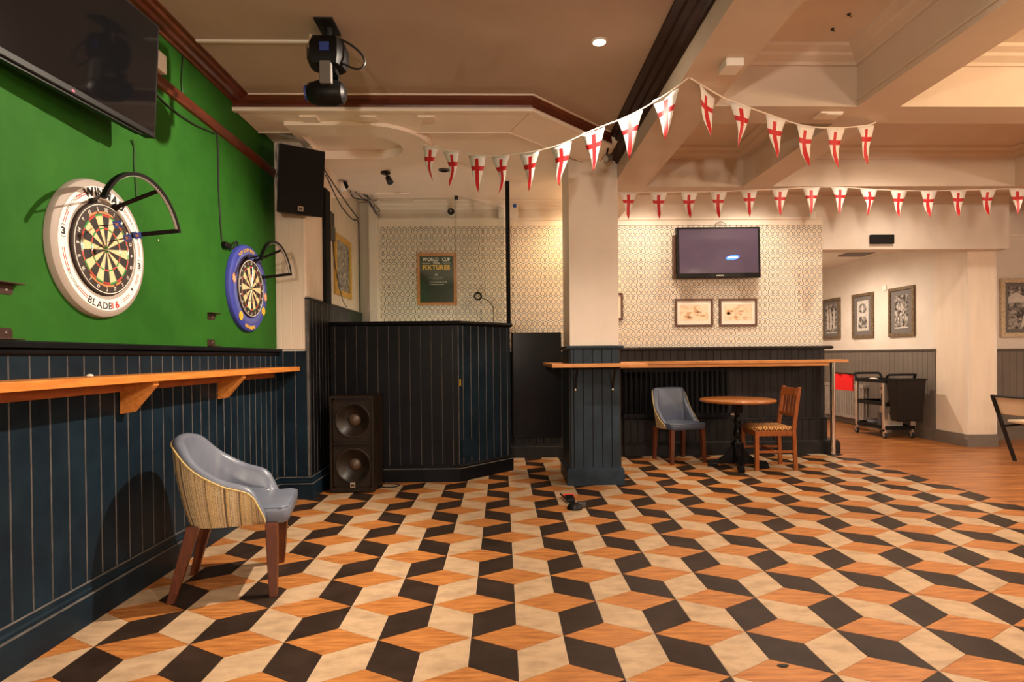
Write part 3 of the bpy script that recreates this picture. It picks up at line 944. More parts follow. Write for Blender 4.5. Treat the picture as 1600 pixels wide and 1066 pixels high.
def surround(y, z, label, kind):
    M = fr_left(-1.999, y, z)
    t = thing('dartboard_surround', label, 'surround', (-1.99, y, z - .34))
    R = .3375
    prof = [(.2275, .0), (.2275, .030), (.236, .036), (.250, .036), (R - .034, .036), (R - .022, .035), (R - .006, .026), (R, .010), (R, .0)]
    if kind == 'white':
        MB(M).torus(prof, 96).build('ring', 'sur_grey', t, smooth=True)
        MB(M).torus([(.246, .0355), (.246, .0372), (R - .036, .0372), (R - .036, .0355)], 96).build('face', 'sur_white', t)
        def word(m_, *a, **k):
            lt = MB(M)
            text_arc(lt, *a[:4], M, **k)
            lt.build('lettering', m_, t)
        word('ink', 'WINMAU', .257, 1, .040, bold=.055, sp=.07, xs=1.05, d=.0378)
        word('ink', 'VECTOR', .270, 58, .017, bold=.0, sp=.16, xs=1.2, d=.0378)
        word('ink', 'PRECISION', .270, -48, .017, bold=.0, sp=.16, xs=1.1, d=.0378)
        word('ink', 'POSITIVE', .270, -128, .014, bold=.01, sp=.12, xs=1.1, d=.0378)
        word('ink', 'BLADE', .294, 188, .034, bold=.02, sp=.12, xs=1.15, d=.0378, inward=True)
        word('ink', '6', .262, 130, .018, bold=.06, xs=1.3, d=.0378)
        word('ink_red', '6', .294, 162, .034, bold=.04, xs=1.3, d=.0379, inward=True)
        for a in (-82, 98):
            lt = MB(M)
            c = Vector((.273 * math.sin(math.radians(a)), .273 * math.cos(math.radians(a)), 0))
            text_line(lt, '3', c.x, c.y - .015, .030, M, bold=.05, xs=1.3, d=.0378)
            for sgn in (1, -1):
                for q in range(5):
                    b0 = PI / 2 * sgn + (q - 2.5) * .28
                    b1 = b0 + .28
                    lt.add([(c.x + rr * math.cos(b) * .8, c.y + rr * math.sin(b), .0378) for rr, b in ((.027, b0), (.030, b0), (.030, b1), (.027, b1))], [(0, 1, 2, 3)], 0, M)
            lt.build('emblem', 'ink', t)
        for a0, a1 in ((33, 46), (72, 88), (108, 122), (137, 152), (206, 222), (240, 262), (286, 300), (318, 333)):
            rd = MB(M)
            for rr in (.268, .278):
                disc_sector(rd, rr, rr + .0035, a0, a1, .0379, 0, 6)
            rd.build('red_stripe', 'ink_red', t)
        rd = MB(M)
        for rr in range(3):
            disc_sector(rd, .262, .292, 168 + rr * 1.3, 168.8 + rr * 1.3, .0379, 0, 1)
        rd.build('red_bars', 'ink_red', t)
    else:
        MB(M).torus(prof, 96).build('ring', 'sur_blue', t, smooth=True)
        MB(M).torus([(.236, .0355), (.238, .0385), (.276, .0385), (.28, .0355)], 96).build('step', 'sur_blue2', t, smooth=True)
        for wd, R_, an, h_, inw in (('TOP CAPT BOY', .284, -12, .024, False), ('DUGGENS', .316, 182, .026, True)):
            lt = MB(M)
            text_arc(lt, wd, R_, an, h_, M, bold=.05, d=.0378, inward=inw)
            lt.build('lettering', 'ink_yellow', t)
        for a in (-142, 124):
            lt = MB(M)
            cx, cy = .283 * math.sin(math.radians(a)), .283 * math.cos(math.radians(a))
            lt.add([(cx + .034 * math.cos(2 * PI * q / 20), cy + .034 * math.sin(2 * PI * q / 20), .0395) for q in range(20)], [tuple(range(20))], 0, M)
            text_line(lt, 'L', cx, cy - .012, .024, M, bold=.03, mi=1, d=.0402)
            lt.build('yellow_badge', ['ink_yellow', 'ink_orange'], t)
        for a in (-80, 98):
            pk = MB(M)
            cx, cy = .283 * math.sin(math.radians(a)), .283 * math.cos(math.radians(a))
            pk.add([(cx + .034 * (1 if q % 2 else .6) * math.cos(2 * PI * q / 16), cy + .042 * (1 if q % 2 else .65) * math.sin(2 * PI * q / 16), .0395) for q in range(16)], [tuple(range(16))], 0, M)
            pk.build('peach_badge', 'ink_peach', t)
    return t
def board_light(y, z, label):
    t = thing('dartboard_light', label, 'lamp', (-1.9, y, z))
    X1 = -1.75
    M = fr_left(X1, y - .03, z + .03)
    MB(M).torus([(.312, -.010), (.328, -.012), (.328, .012), (.312, .010)], 30, a0=math.radians(20), a1=math.radians(154)).build('light_arc', 'black_plastic', t)
    MB(M).torus([(.309, -.006), (.312, -.006), (.312, .006), (.309, .006)], 30, a0=math.radians(24), a1=math.radians(150)).build('diffuser', 'cable_grey', t)
    for a_b, a_e in ((29, 22), (73, 66), (112, 146)):
        ab, ae = math.radians(a_b), math.radians(a_e)
        p0 = Vector((-1.953, y + .236 * math.cos(ab), z + .236 * math.sin(ab)))
        p1 = Vector((X1, y - .03 + .318 * math.cos(ae), z + .03 + .318 * math.sin(ae)))
        dr = (p1 - p0).normalized()
        side = Vector((0, -math.sin(ab), math.cos(ab)))
        up = dr.cross(side).normalized()
        side = up.cross(dr)
        MB(frame(p0, dr, side, up)).box(0, (p1 - p0).length, -.011, .011, -.004, .004).build('arm', 'black_plastic', t)
        MB(frame(p0, dr, side, up)).box(-.012, .012, -.014, .014, -.012, .01).build('clip', 'black_plastic', t)
Y1, Z1, Y2, Z2 = 2.925, 1.795, 4.585, 1.795
dartboard(Y1, Z1, 'bristle dartboard in the white ring with three blue-flighted darts in it', 'sisal_cream', True)
surround(Y1, Z1, 'white and grey lettered ring around the near dartboard', 'white')
board_light(Y1, Z1, 'black arc lamp standing out over the white-ringed dartboard')
dartboard(Y2, Z2, 'dartboard in the blue ring near the corner speaker', 'sisal_cream', False)
surround(Y2, Z2, 'blue ring with yellow lettering around the far dartboard', 'blue')
board_light(Y2, Z2, 'black arc lamp standing out over the blue-ringed dartboard')
def dart(p, q, label):
    p, q = Vector(p), Vector(q)
    t = thing('dart', label, 'dart', tuple(p), 0, 'darts stuck in the near dartboard')
    d = (q - p).normalized()
    L = (q - p).length
    a = d.cross(Vector((0, 0, 1))).normalized()
    b = a.cross(d)
    M = frame(p, a, b, d)
    MB(M).lathe([(.0004, -.006), (.0012, .02), (.0033, .028), (.0036, .06), (.0028, .072)], 8).build('barrel', 'black_iron', t)
    MB(M).cyl((0, 0, .07), (0, 0, L - .01), .002, .0016, 6).build('shaft', 'black_plastic', t)
    f = MB(M)
    for k in range(4):
        c, s = math.cos(k * PI / 2 + .5), math.sin(k * PI / 2 + .5)
        pr = [(.001, L - .045), (.021, L - .028), (.022, L - .006), (.001, L)]
        f.add([(r * c, r * s, h) for r, h in pr], [(0, 1, 2, 3)])
        pr2 = [(.001, L - .030), (.010, L - .024), (.010, L - .012), (.001, L - .010)]
        f.add([(r * c - .0008 * s, r * s + .0008 * c, h) for r, h in pr2], [(0, 1, 2, 3)], 1)
        f.add([(r * c + .0008 * s, r * s - .0008 * c, h) for r, h in pr2], [(0, 1, 2, 3)], 1)
    f.build('flight', ['flight_blue', 'ink_peach'], t, solid=.0006)
dart((-1.954, 2.843, 1.891), (-1.80, 2.796, 1.893), 'blue-flighted dart stuck highest in the near dartboard')
dart((-1.954, 2.923, 1.832), (-1.80, 2.869, 1.844), 'blue-flighted dart stuck nearest the bull of the near dartboard')
dart((-1.954, 2.990, 1.853), (-1.80, 2.949, 1.873), 'blue-flighted dart furthest right in the near dartboard')
# small metal brackets screwed to the green wall
def wall_bracket(y, z, up, label):
    t = thing('metal_bracket', label, 'bracket', (-1.99, y, z), 0, 'metal brackets on the green wall')
    s = 1 if up else -1
    M = frame((-2.0, y, z), (0, 1, 0), (0, 0, s), (1, 0, 0))
    MB(M).prism([(-.06, 0), (.035, 0), (.04, .008), (.04, .034), (.03, .042), (-.06, .042)], 0, .003).build('plate', 'bracket_metal', t)
    MB(M).box(-.06, .062, -.006, 0, 0, .038).build('lip', 'bracket_metal', t, bevel=.002)
    MB(M).lathe([(.006, .003), (.005, .005), (.001, .0055)], 8, M=M @ Matrix.Translation((.008, .024, 0))).build('screw', 'wire', t)
wall_bracket(2.385, 1.56, False, 'metal bracket high on the green wall left of the white-ringed dartboard')
wall_bracket(2.38, 1.340, True, 'metal bracket low on the green wall left of the white-ringed dartboard')
wall_bracket(4.05, 1.56, False, 'metal bracket high on the green wall just left of the blue ring')
wall_bracket(4.045, 1.340, True, 'metal bracket low on the green wall below and left of the blue ring')
# cables on the green wall
def cable(name, pts, r, m, label, cat='cable'):
    return tag(MB().tube(pts, r, 6).build(name, m, smooth=True), label, cat)
def smooth_path(pts, k=6):
    pts = [Vector(p) for p in pts]
    out = []
    for i in range(len(pts) - 1):
        p0, p1, p2, p3 = pts[max(i - 1, 0)], pts[i], pts[i + 1], pts[min(i + 2, len(pts) - 1)]
        for j in range(k):
            t = j / k
            out.append(.5 * ((2 * p1) + (p2 - p0) * t + (2 * p0 - 5 * p1 + 4 * p2 - p3) * t * t + (3 * p1 - p0 - 3 * p2 + p3) * t ** 3))
    out.append(pts[-1])
    return out
cable('wall_cable', smooth_path([(-1.99, 3.20, 2.44), (-1.995, 3.224, 2.40), (-1.995, 3.222, 2.31), (-1.995, 3.238, 2.17), (-1.993, 3.236, 2.12)]), .005, 'cable_green', 'thin green cable dropping from the big screen behind the near dartboard')
cable('wall_cable', smooth_path([(-1.995, 3.30, 2.84), (-1.990, 3.50, 2.775), (-1.990, 3.80, 2.775), (-1.995, 4.10, 2.82), (-1.995, 4.155, 2.81), (-1.995, 4.165, 2.43), (-1.995, 4.20, 2.09)]), .005, 'cable_black', 'black cable looping under the brown rail and dropping to the far dartboard')
t = thing('power_adaptor', 'black plug adaptor on its cable beside the blue dartboard ring', 'adaptor', (-1.99, 4.24, 2.06))
MB().box(-1.998, -1.965, 4.20, 4.285, 2.048, 2.088).build('adaptor_body', 'black_plastic', t, bevel=.006)
MB().tube(smooth_path([(-1.98, 4.28, 2.066), (-1.975, 4.33, 2.06), (-1.975, 4.36, 2.11), (-1.978, 4.40, 2.125), (-1.985, 4.425, 2.10)]), .006, 6).build('lead', 'cable_black', t)
cable('wall_cable', smooth_path([(-1.995, 3.724, 3.165), (-1.995, 3.706, 3.03), (-1.995, 3.703, 2.98), (-1.995, 3.712, 2.92)]), .004, 'cable_black', 'short dark wire between the brown cornice and the brown rail')
tag(bx(-2.0, -1.955, 3.33, 3.475, 2.922, 3.03).build('junction_box', 'white_plastic', bevel=.004), 'white box on the brown rail beside the big screen', 'box')
# ------------------------------------------------------------------ big screen on the left wall
t = thing('wall_screen', 'large black flat screen hung high on the green wall', 'screen', (-1.85, 2.55, 2.38))
wx = Vector((.087, .996, 0)).normalized()
nz = Vector((wx.y, -wx.x, -.055)).normalized()
uy = nz.cross(wx)
Ms = frame((-1.825, 2.558, 2.69), wx, uy, nz)
MB(Ms).box(-.522, .522, -.292, .292, -.055, 0).build('casing', 'black_plastic', t, bevel=.006)
MB(Ms).box(-.506, .506, -.262, .280, 0, .002).build('panel', 'screen', t)
MB(Ms).box(-.44, .44, -.300, -.290, -.045, -.012).build('speaker_bar', 'black_plastic', t)
MB(Ms).box(-.006, .006, -.281, -.275, 0, .002).build('standby_light', 'led_red', t)
MB(Ms).box(-.12, .12, -.12, .12, -.135, -.05).build('wall_mount', 'black_iron', t)
# ------------------------------------------------------------------ corner loudspeaker
t = thing('loudspeaker', 'tilted black loudspeaker mounted high in the corner above the cream boards', 'speaker', (-1.72, 5.05, 2.45))
a = math.radians(33)
nf = Vector((math.sin(a), -math.cos(a), -.20)).normalized()
rx_ = Vector((math.cos(a), math.sin(a), 0)).normalized()
uy = nf.cross(rx_) * -1
uy = rx_.cross(nf) * -1 if uy.z < 0 else uy
Mk = frame((-1.675, 4.93, 2.735), rx_, uy, nf)
MB(Mk).prism([(-.19, 0), (.19, 0), (.12, -.24), (-.12, -.24)], -.275, .275, M=Mk @ frame((0, 0, 0), (1, 0, 0), (0, 0, 1), (0, -1, 0))).build('cabinet', 'black_plastic', t, bevel=.008)
MB(Mk).box(-.178, .178, -.262, .262, 0, .008).build('grille', 'grille', t, bevel=.003)
bd_ = MB(Mk)
bd_.box(-.022, .022, -.245, -.205, .008, .010)
text_line(bd_, 'M', 0, -.240, .028, Mk, bold=.05, mi=1, d=.0106)
bd_.build('badge', ['badge', 'ink'], t)
MB().cyl((-1.72, 5.06, 2.75), (-1.80, 5.19, 2.75), .02).build('wall_bracket', 'black_iron', t)
cb = thing('cable_bundle', 'bundle of white cables gathered in the corner behind the loudspeaker', 'cable', (-1.96, 5.17, 2.7))
for k in range(5):
    rr = random.Random(k)
    MB().tube(smooth_path([(-1.97 + k * .012, 5.17, 3.14), (-1.985 + k * .02 + rr.uniform(-.02, .02), 5.15, 3.03), (-1.96 + k * .012, 5.155, 2.93), (-1.985 + k * .018 + rr.uniform(-.02, .02), 5.15, 2.82), (-1.95 + k * .012, 5.165, 2.66)]), .005, 6).build('strand', 'cable_grey', cb, smooth=True)
# ------------------------------------------------------------------ bass cabinet on the floor
t = thing('bass_cabinet', 'tall scuffed black double bass speaker cabinet on the floor by the booth', 'speaker', (-1.39, 5.55, 0))
bx(-1.59, -1.19, 5.445, 5.76, .012, .895).build('cabinet', 'cab_brown', t, bevel=.008)
for x0, x1, z0, z1 in ((-1.59, -1.572, .012, .895), (-1.208, -1.19, .012, .895), (-1.572, -1.208, .012, .03), (-1.572, -1.208, .877, .895)):
    bx(x0, x1, 5.37, 5.45, z0, z1).build('cabinet_wall', 'cab_brown', t)
fr_ = MB()
for x0, x1, z0, z1 in ((-1.59, -1.572, .012, .895), (-1.208, -1.19, .012, .895), (-1.572, -1.208, .012, .05), (-1.572, -1.208, .872, .895), (-1.572, -1.208, .448, .464)):
    fr_.box(x0, x1, 5.352, 5.38, z0, z1)
fr_.build('front_frame', 'cab_brown', t)
for z in (.665, .25):
    Mc = frame((-1.385, 5.376, z), (1, 0, 0), (0, 0, 1), (0, -1, 0))
    hx_, hz_ = .183, .207
    sq, ci = [], []
    for q in range(48):
        a = 2 * PI * q / 48
        k_ = min(hx_ / max(abs(math.cos(a)), 1e-6), hz_ / max(abs(math.sin(a)), 1e-6))
        sq.append((k_ * math.cos(a), k_ * math.sin(a), -.004))
        ci.append((.160 * math.cos(a), .160 * math.sin(a), -.004))
    MB(Mc).loft([sq, ci], caps=False).build('baffle', 'cab_brown', t, solid=.006)
    dv = MB(Mc).lathe([(.166, -.004), (.164, .004), (.152, .007), (.142, -.002), (.136, -.008), (.10, -.036), (.06, -.060), (.02, -.064)], 40, caps=False).build('cone', 'cone', t, smooth=60)
    MB(Mc).lathe([(.060, -.060), (.054, -.042), (.036, -.028), (.015, -.021), (.001, -.020)], 24).build('dust_cap', 'dust_cap', t, smooth=60)
bg = MB()
Mb = frame((-1.385, 5.351, .055), (1, 0, 0), (0, 0, 1), (0, -1, 0))
bg.box(-.022, .022, 0, .042, 0, .003, M=Mb)
text_line(bg, 'M', 0, .006, .028, Mb, bold=.05, mi=1, d=.0036)
bg.build('badge', ['badge', 'ink'], t)
for x in (-1.56, -1.22):
    for y in (5.41, 5.73):
        MB().cyl((x, y, 0), (x, y, .012), .018, n=10).build('foot', 'rubber', t)
cable('floor_cable', smooth_path([(-1.20, 5.72, .02), (-1.19, 5.60, .008), (-1.12, 5.55, .006), (-1.03, 5.57, .006), (-1.02, 5.66, .006), (-1.10, 5.70, .006), (-1.17, 5.70, .006)]), .006, 'cable_black', 'short black cable curled on the floor beside the bass cabinet')
# ------------------------------------------------------------------ upholstered tub chairs
def tub_path(a, xf, xb, ex, n=26, na=8):
    pts = []
    for i in range(na):
        pts.append(Vector((xf * (1 - i / na), -a * (1 - .04 * (1 - i / na)), 0)))
    for i in range(n + 1):
        ps = -PI / 2 + PI * i / n
        pts.append(Vector((-xb * abs(math.cos(ps)) ** ex, a * math.copysign(abs(math.sin(ps)) ** ex, math.sin(ps)), 0)))
    for i in range(na):
        q = (i + 1) / na
        pts.append(Vector((xf * q, a * (1 - .04 * q), 0)))
    return pts
def tub_chair(name, label, loc, rot, a, xf, xb, ex, hfun, seatz, fabric, leather, legs, taper, zb=.37, seat=(-.18, .31, .232), lean=0.0, legmat='walnut'):
    t = thing(name, label, 'chair', (loc[0], loc[1], 0), rot)
    pts = tub_path(a, xf, xb, ex)
    k = len(pts)
    ln = [0.0]
    for p, q in zip(pts, pts[1:]):
        ln.append(ln[-1] + (q - p).length)
    T = ln[-1]
    nor = []
    for i in range(k):
        d = (pts[min(i + 1, k - 1)] - pts[max(i - 1, 0)]).normalized()
        nor.append(Vector((-d.y, d.x, 0)))      # inward
    cen = Vector((0, 0, 0))
    for i in range(k):
        if nor[i].dot(cen - pts[i]) < 0:
            nor[i] = -nor[i]
    out_r, in_r, pipe, uvs = [], [], [], []
    for i, p in enumerate(pts):
        f = ln[i] / T
        h = hfun(min(f, 1 - f) * 2)
        nI = nor[i]
        zt = max(h - .03, zb + .03)
        def pt(o, z):
            q = p + nI * o
            back = max(0, -p.x / xb)
            return Vector((q.x - lean * back * max(0, (z - seatz)) , q.y, z))
        zs = [zb + (zt - zb) * q for q in (0, .25, .5, .75, 1)]
        offs = [taper, taper * .62, taper * .32, taper * .1, 0]
        ring = [pt(o, z) for o, z in zip(offs, zs)]
        ring += [pt(.02, zt), pt(taper + .03, zb)]
        out_r.append(ring)
        uvs.append(f)
        iz = max(h, zb + .05)
        th = .062
        in_r.append([pt(.004, zt), pt(.004, iz - .016), pt(.016, iz - .004), pt(.032, iz), pt(.050, iz - .006), pt(th, iz - .028),
                     pt(th + .012, max(seatz - .02, zb) if iz > seatz else iz - .03), pt(taper + .022, max(min(seatz - .02, iz - .035), zb))])
        pipe.append(pt(-.002, zt + .002))
    mb = MB()
    mb.loft(out_r)
    nr = len(out_r[0])
    for i in range(k):
        for j in range(nr):
            mb.uv[i * nr + j] = (uvs[i] * T, out_r[i][j].z)
    mb.build('outer_shell', fabric, t, local=True, smooth=50)
    MB().loft(in_r).build('inner_back', leather, t, local=True, smooth=60)
    MB().tube(pipe, .005, 6).build('piping', 'piping', t, local=True, smooth=True)
    x0, x1, hw = seat
    def outline(o):
        return [(x1 - o, -hw + .03 + o), (x1 - o, hw - .03 - o), (x1 - .03 - o * .5, hw - o), (x0 + .12, hw * .80 - o), (x0 + o, hw * .42), (x0 + o, -hw * .42), (x0 + .12, -hw * .80 + o), (x1 - .03 - o * .5, -hw + o)]
    rings = [[(x, y, z) for x, y in outline(o)] for o, z in ((.02, zb - .002), (.004, zb + .012), (0, seatz - .03), (.004, seatz - .012), (.016, seatz - .002), (.05, seatz + .004))]
    MB().loft(rings).build('seat', leather, t, local=True, smooth=60)
    MB().tube([(x, y, seatz - .010) for x, y in outline(.003)], .003, 6, loop=True).build('seam', leather, t, local=True)
    for (xa, ya, xc, yc, r0_, r1_) in legs:
        A, B = Vector((xa, ya, zb + .01)), Vector((xc, yc, 0))
        rings = []
        for f, r in ((0, r0_), (.5, (r0_ + r1_) / 2 + .001), (1, r1_)):
            c = A.lerp(B, f)
            rings.append([(c.x - r, c.y - r, c.z), (c.x + r, c.y - r, c.z), (c.x + r, c.y + r, c.z), (c.x - r, c.y + r, c.z)][::-1])
        MB().loft(rings).build('leg', legmat, t, local=True, bevel=.003)
    return t
def lerp_tab(tab, x):
    """monotone cubic through the table"""
    n = len(tab)
    d = [(tab[i + 1][1] - tab[i][1]) / (tab[i + 1][0] - tab[i][0]) for i in range(n - 1)]
    m_ = [d[0]] + [0 if d[i - 1] * d[i] <= 0 else 2 * d[i - 1] * d[i] / (d[i - 1] + d[i]) for i in range(1, n - 1)] + [0]
    for i in range(n - 1):
        if x <= tab[i + 1][0] or i == n - 2:
            h = tab[i + 1][0] - tab[i][0]
            t_ = min(max((x - tab[i][0]) / h, 0), 1)
            return (tab[i][1] * (1 + 2 * t_) * (1 - t_) ** 2 + m_[i] * h * t_ * (1 - t_) ** 2
                    + tab[i + 1][1] * t_ * t_ * (3 - 2 * t_) + m_[i + 1] * h * t_ * t_ * (t_ - 1))
tub_chair('tub_chair', 'grey leather tub chair with striped woven outside against the dark left wall', (-1.50, 3.262), math.radians(13),
          .295, .20, .285, .80, lambda f: lerp_tab([(0, .445), (.10, .575), (.28, .622), (.46, .69), (.74, .82), (1.0, .842)], f), .465, 'boucle', 'leather',
          [(.225, -.215, .235, -.255, .030, .020), (.225, .215, .20, .275, .030, .020), (-.16, -.165, -.262, -.205, .030, .019), (-.16, .165, -.262, .20, .030, .019)], .075)
tub_chair('tub_chair', 'blue-grey leather chair with high straight back in front of the radiator', (2.052, 6.722), math.radians(-73.5),
          .245, .07, .212, .42, lambda f: lerp_tab([(0, .47), (.25, .56), (.40, .66), (.50, .80), (.56, .848), (1, .855)], f), .462, 'boucle_pale', 'leather_blue',
          [(.18, -.20, .195, -.215, .025, .017), (.18, .20, .195, .215, .025, .017), (-.19, -.19, -.205, -.20, .025, .017), (-.19, .19, -.205, .20, .025, .017)], .03,
          zb=.385, seat=(-.17, .225, .235), lean=.10)
# ------------------------------------------------------------------ wooden chair
t = thing('dining_chair', 'orange-brown wooden chair with patterned seat drawn up to the round table', 'chair', (2.90, 6.26, 0), math.radians(178))
def bar(p, q, wx_, wy_, name, m, side=(0, 1, 0)):
    p, q = Vector(p), Vector(q)
    d = (q - p).normalized()
    s = Vector(side)
    s = (s - d * s.dot(d)).normalized()
    u = d.cross(s)
    MB(frame(p, s, u, d)).box(-wx_ / 2, wx_ / 2, -wy_ / 2, wy_ / 2, 0, (q - p).length).build(name, m, t, local=True, bevel=.003)
for s in (-1, 1):
    bar((.20, s * .19, .42), (.20, s * .19, 0), .04, .04, 'leg', 'beech')
    # rear leg and back upright in one bent piece
    pr = [(-.235, 0), (-.195, 0), (-.178, .42), (-.205, .66), (-.245, .885), (-.275, .885), (-.243, .66), (-.216, .42)]
    MB(frame((0, s * .185, 0), (1, 0, 0), (0, 0, 1), (0, -1, 0))).prism(pr, -.017, .017).build('leg', 'beech', t, local=True, bevel=.003)
    bar((.185, s * .19, .395), (-.19, s * .185, .395), .022, .055, 'seat_rail', 'beech')
    bar((.185, s * .19, .20), (-.19, s * .185, .20), .018, .026, 'stretcher', 'beech')
bar((.20, -.18, .395), (.20, .18, .395), .022, .055, 'seat_rail', 'beech', (1, 0, 0))
bar((-.19, -.18, .395), (-.19, .18, .395), .022, .055, 'seat_rail', 'beech', (1, 0, 0))
bar((-.01, -.18, .20), (-.01, .18, .20), .02, .026, 'stretcher', 'beech', (1, 0, 0))
crest = []
for i in range(9):
    y = -.175 + .35 * i / 8
    bow = -.018 * (1 - (y / .175) ** 2)
    crest.append([(-.232 + bow, y, .79), (-.212 + bow, y, .79), (-.236 + bow, y, .872), (-.258 + bow, y, .872)])
MB().loft(crest).build('crest_rail', 'beech', t, local=True, smooth=True)
bar((-.212, -.172, .585), (-.212, .172, .585), .018, .032, 'back_rail', 'beech', (1, 0, 0))
for y, wd in ((-.09, .045), (0, .06), (.09, .045)):
    bar((-.213, y, .59), (-.245, y, .80), wd, .010, 'splat', 'beech')
def rr_(o, x0=-.20, x1=.225, hy=.20):
    return [(x1 - o, -hy + .04), (x1 - o, hy - .04), (x1 - .03 - o, hy - o), (x0 + o, hy - .02 - o), (x0 + o, -hy + .02 + o), (x1 - .03 - o, -hy + o)]
MB().loft([[(x, y, z) for x, y in rr_(o)] for o, z in ((.008, .422), (0, .432), (.002, .452), (.02, .466), (.07, .474))]).build('seat_pad', 'seat_zigzag', t, local=True, smooth=60)
# ------------------------------------------------------------------ round pub table
t = thing('round_table', 'small round wooden table on a black turned pedestal', 'table', (2.575, 6.29, 0))
T0 = Matrix.Translation((2.575, 6.29, 0))
MB(T0).lathe([(.01, .718), (.375, .718), (.392, .724), (.398, .735), (.396, .746), (.388, .752), (.01, .752)], 56).build('tabletop', 'table_wood', t, smooth=True)
MB(T0).box(-.20, .20, -.03, .03, .695, .718).build('bearer', 'black_gloss', t)
MB(T0).box(-.045, .045, -.045, .045, .60, .70).build('pedestal_block', 'black_gloss', t, bevel=.006)
MB(T0).lathe([(.03, .60), (.034, .585), (.026, .57), (.036, .545), (.040, .50), (.030, .47), (.036, .455), (.030, .44), (.040, .40), (.044, .35), (.030, .315), (.038, .30), (.046, .285), (.046, .27)], 20).build('turned_column', 'black_gloss', t, smooth=True)
MB(T0).box(-.05, .05, -.05, .05, .06, .275).build('lower_block', 'black_gloss', t, bevel=.006)
for k in range(4):
    Mf = T0 @ Matrix.Rotation(math.radians(-105 + 90 * k), 4, 'Z')
    MB(Mf).prism([(.045, .04), (.30, .04), (.315, .05), (.30, .072), (.20, .085), (.12, .14), (.06, .235), (.045, .235)], -.026, .026, M=Mf @ frame((0, 0, 0), (1, 0, 0), (0, 0, 1), (0, -1, 0))).build('foot', 'black_gloss', t, bevel=.004)
    MB(Mf).box(.21, .315, -.034, .034, 0, .042).build('foot_pad', 'black_gloss', t, bevel=.004)
# ------------------------------------------------------------------ collar shelf round the column and back drinks shelf
t = thing('collar_shelf', 'square pine drinks shelf fitted round the column at chest height', 'shelf', (.888, 5.56, 1.13))
for x0, x1, y0, y1, m_ in ((.452, 1.325, 5.25, 5.538, 'pine_x'), (.452, 1.325, 6.16, 6.44, 'pine_x'), (.452, .628, 5.538, 6.16, 'pine'), (1.149, 1.325, 5.538, 6.16, 'pine')):
    bx(x0, x1, y0, y1, 1.137, 1.170).build('shelf_board', m_, t, bevel=.002)
for x in (.698, 1.058):
    MB().tube(smooth_path([(x, 5.41, 1.133), (x, 5.44, 1.06), (x, 5.478, 1.03), (x, 5.50, .985), (x, 5.527, .95), (x, 5.532, .93)]), .010, 6).build('iron_bracket', 'black_iron', t, smooth=True)
    bx(x - .014, x + .014, 5.534, 5.543, .90, 1.135).build('iron_plate', 'black_iron', t)
    MB(frame((x, 5.534, .915), (1, 0, 0), (0, 0, 1), (0, -1, 0))).lathe([(.011, 0), (.009, .004), (.001, .006)], 10).build('screw_head', 'wire', t)
t = thing('bar_shelf', 'long pine drinks shelf over the radiator ending on a chrome post', 'shelf', (2.7, 6.98, 0))
bx(1.30, 4.15, 6.83, 7.125, 1.132, 1.165).build('shelf_board', 'pine_x', t, bevel=.003)
bx(1.30, 3.92, 6.85, 6.875, 1.092, 1.132).build('front_batten', 'pine_x', t)
MB().cyl((4.045, 6.99, .012), (4.045, 6.99, 1.132), .029, n=24).build('chrome_post', 'chrome', t, smooth=True)
MB(Matrix.Translation((4.045, 6.99, 0))).lathe([(.05, 0), (.05, .006), (.03, .012)], 24).build('post_base', 'chrome', t)
# ------------------------------------------------------------------ radiators
def radiator(name, label, P, U, count, pitch, z0, z1, depth, m, rw):
    t = thing(name, label, 'radiator', (P[0], P[1], 0))
    U = Vector((U[0], U[1], 0))
    N = Vector((U.y, -U.x, 0))
    M = frame((P[0], P[1], 0), U, -N, (0, 0, 1))
    base = None
    for i in range(count):
        mb = MB(M)
        x = i * pitch
        mb.tube([(x, 0, z0 + .03), (x, 0, z1 - .03)], rw, 8)
        mb.tube([(x, depth, z0 + .03), (x, depth, z1 - .03)], rw, 8)
        mb.box(x - pitch * .48, x + pitch * .48, -rw, depth + rw, z1 - .05, z1)
        mb.box(x - pitch * .48, x + pitch * .48, -rw, depth + rw, z0, z0 + .05)
        mb.build('section', m, t, smooth=True)
    MB(M).cyl((-.02, depth / 2, 0), (-.02, depth / 2, z0 + .05), .009, n=8).build('pipe', m, t)
    return t
radiator('radiator', 'black column radiator on the back wall under the long drinks shelf', (1.50, 7.035), (1, 0), 21, .063, .475, 1.085, .045, 'dark_black', .017)
radiator('radiator', 'grey column radiator on the passage wall behind the trolley', (5.99, 10.55), (0, -1), 17, .068, .12, .70, .05, 'rad_grey', .021)
v = MB(frame((2.855, 7.05, .50), (1, 0, 0), (0, 1, 0), (0, 0, 1)))
v.lathe([(.012, -.05), (.012, 0), (.018, .004), (.020, .03), (.014, .05)], 12)
v.cyl((-.05, 0, .0), (.0, 0, 0), .010, n=8)
tag(v.build('radiator_valve', 'badge', smooth=True), 'small brassy valve at the end of the black radiator', 'valve')
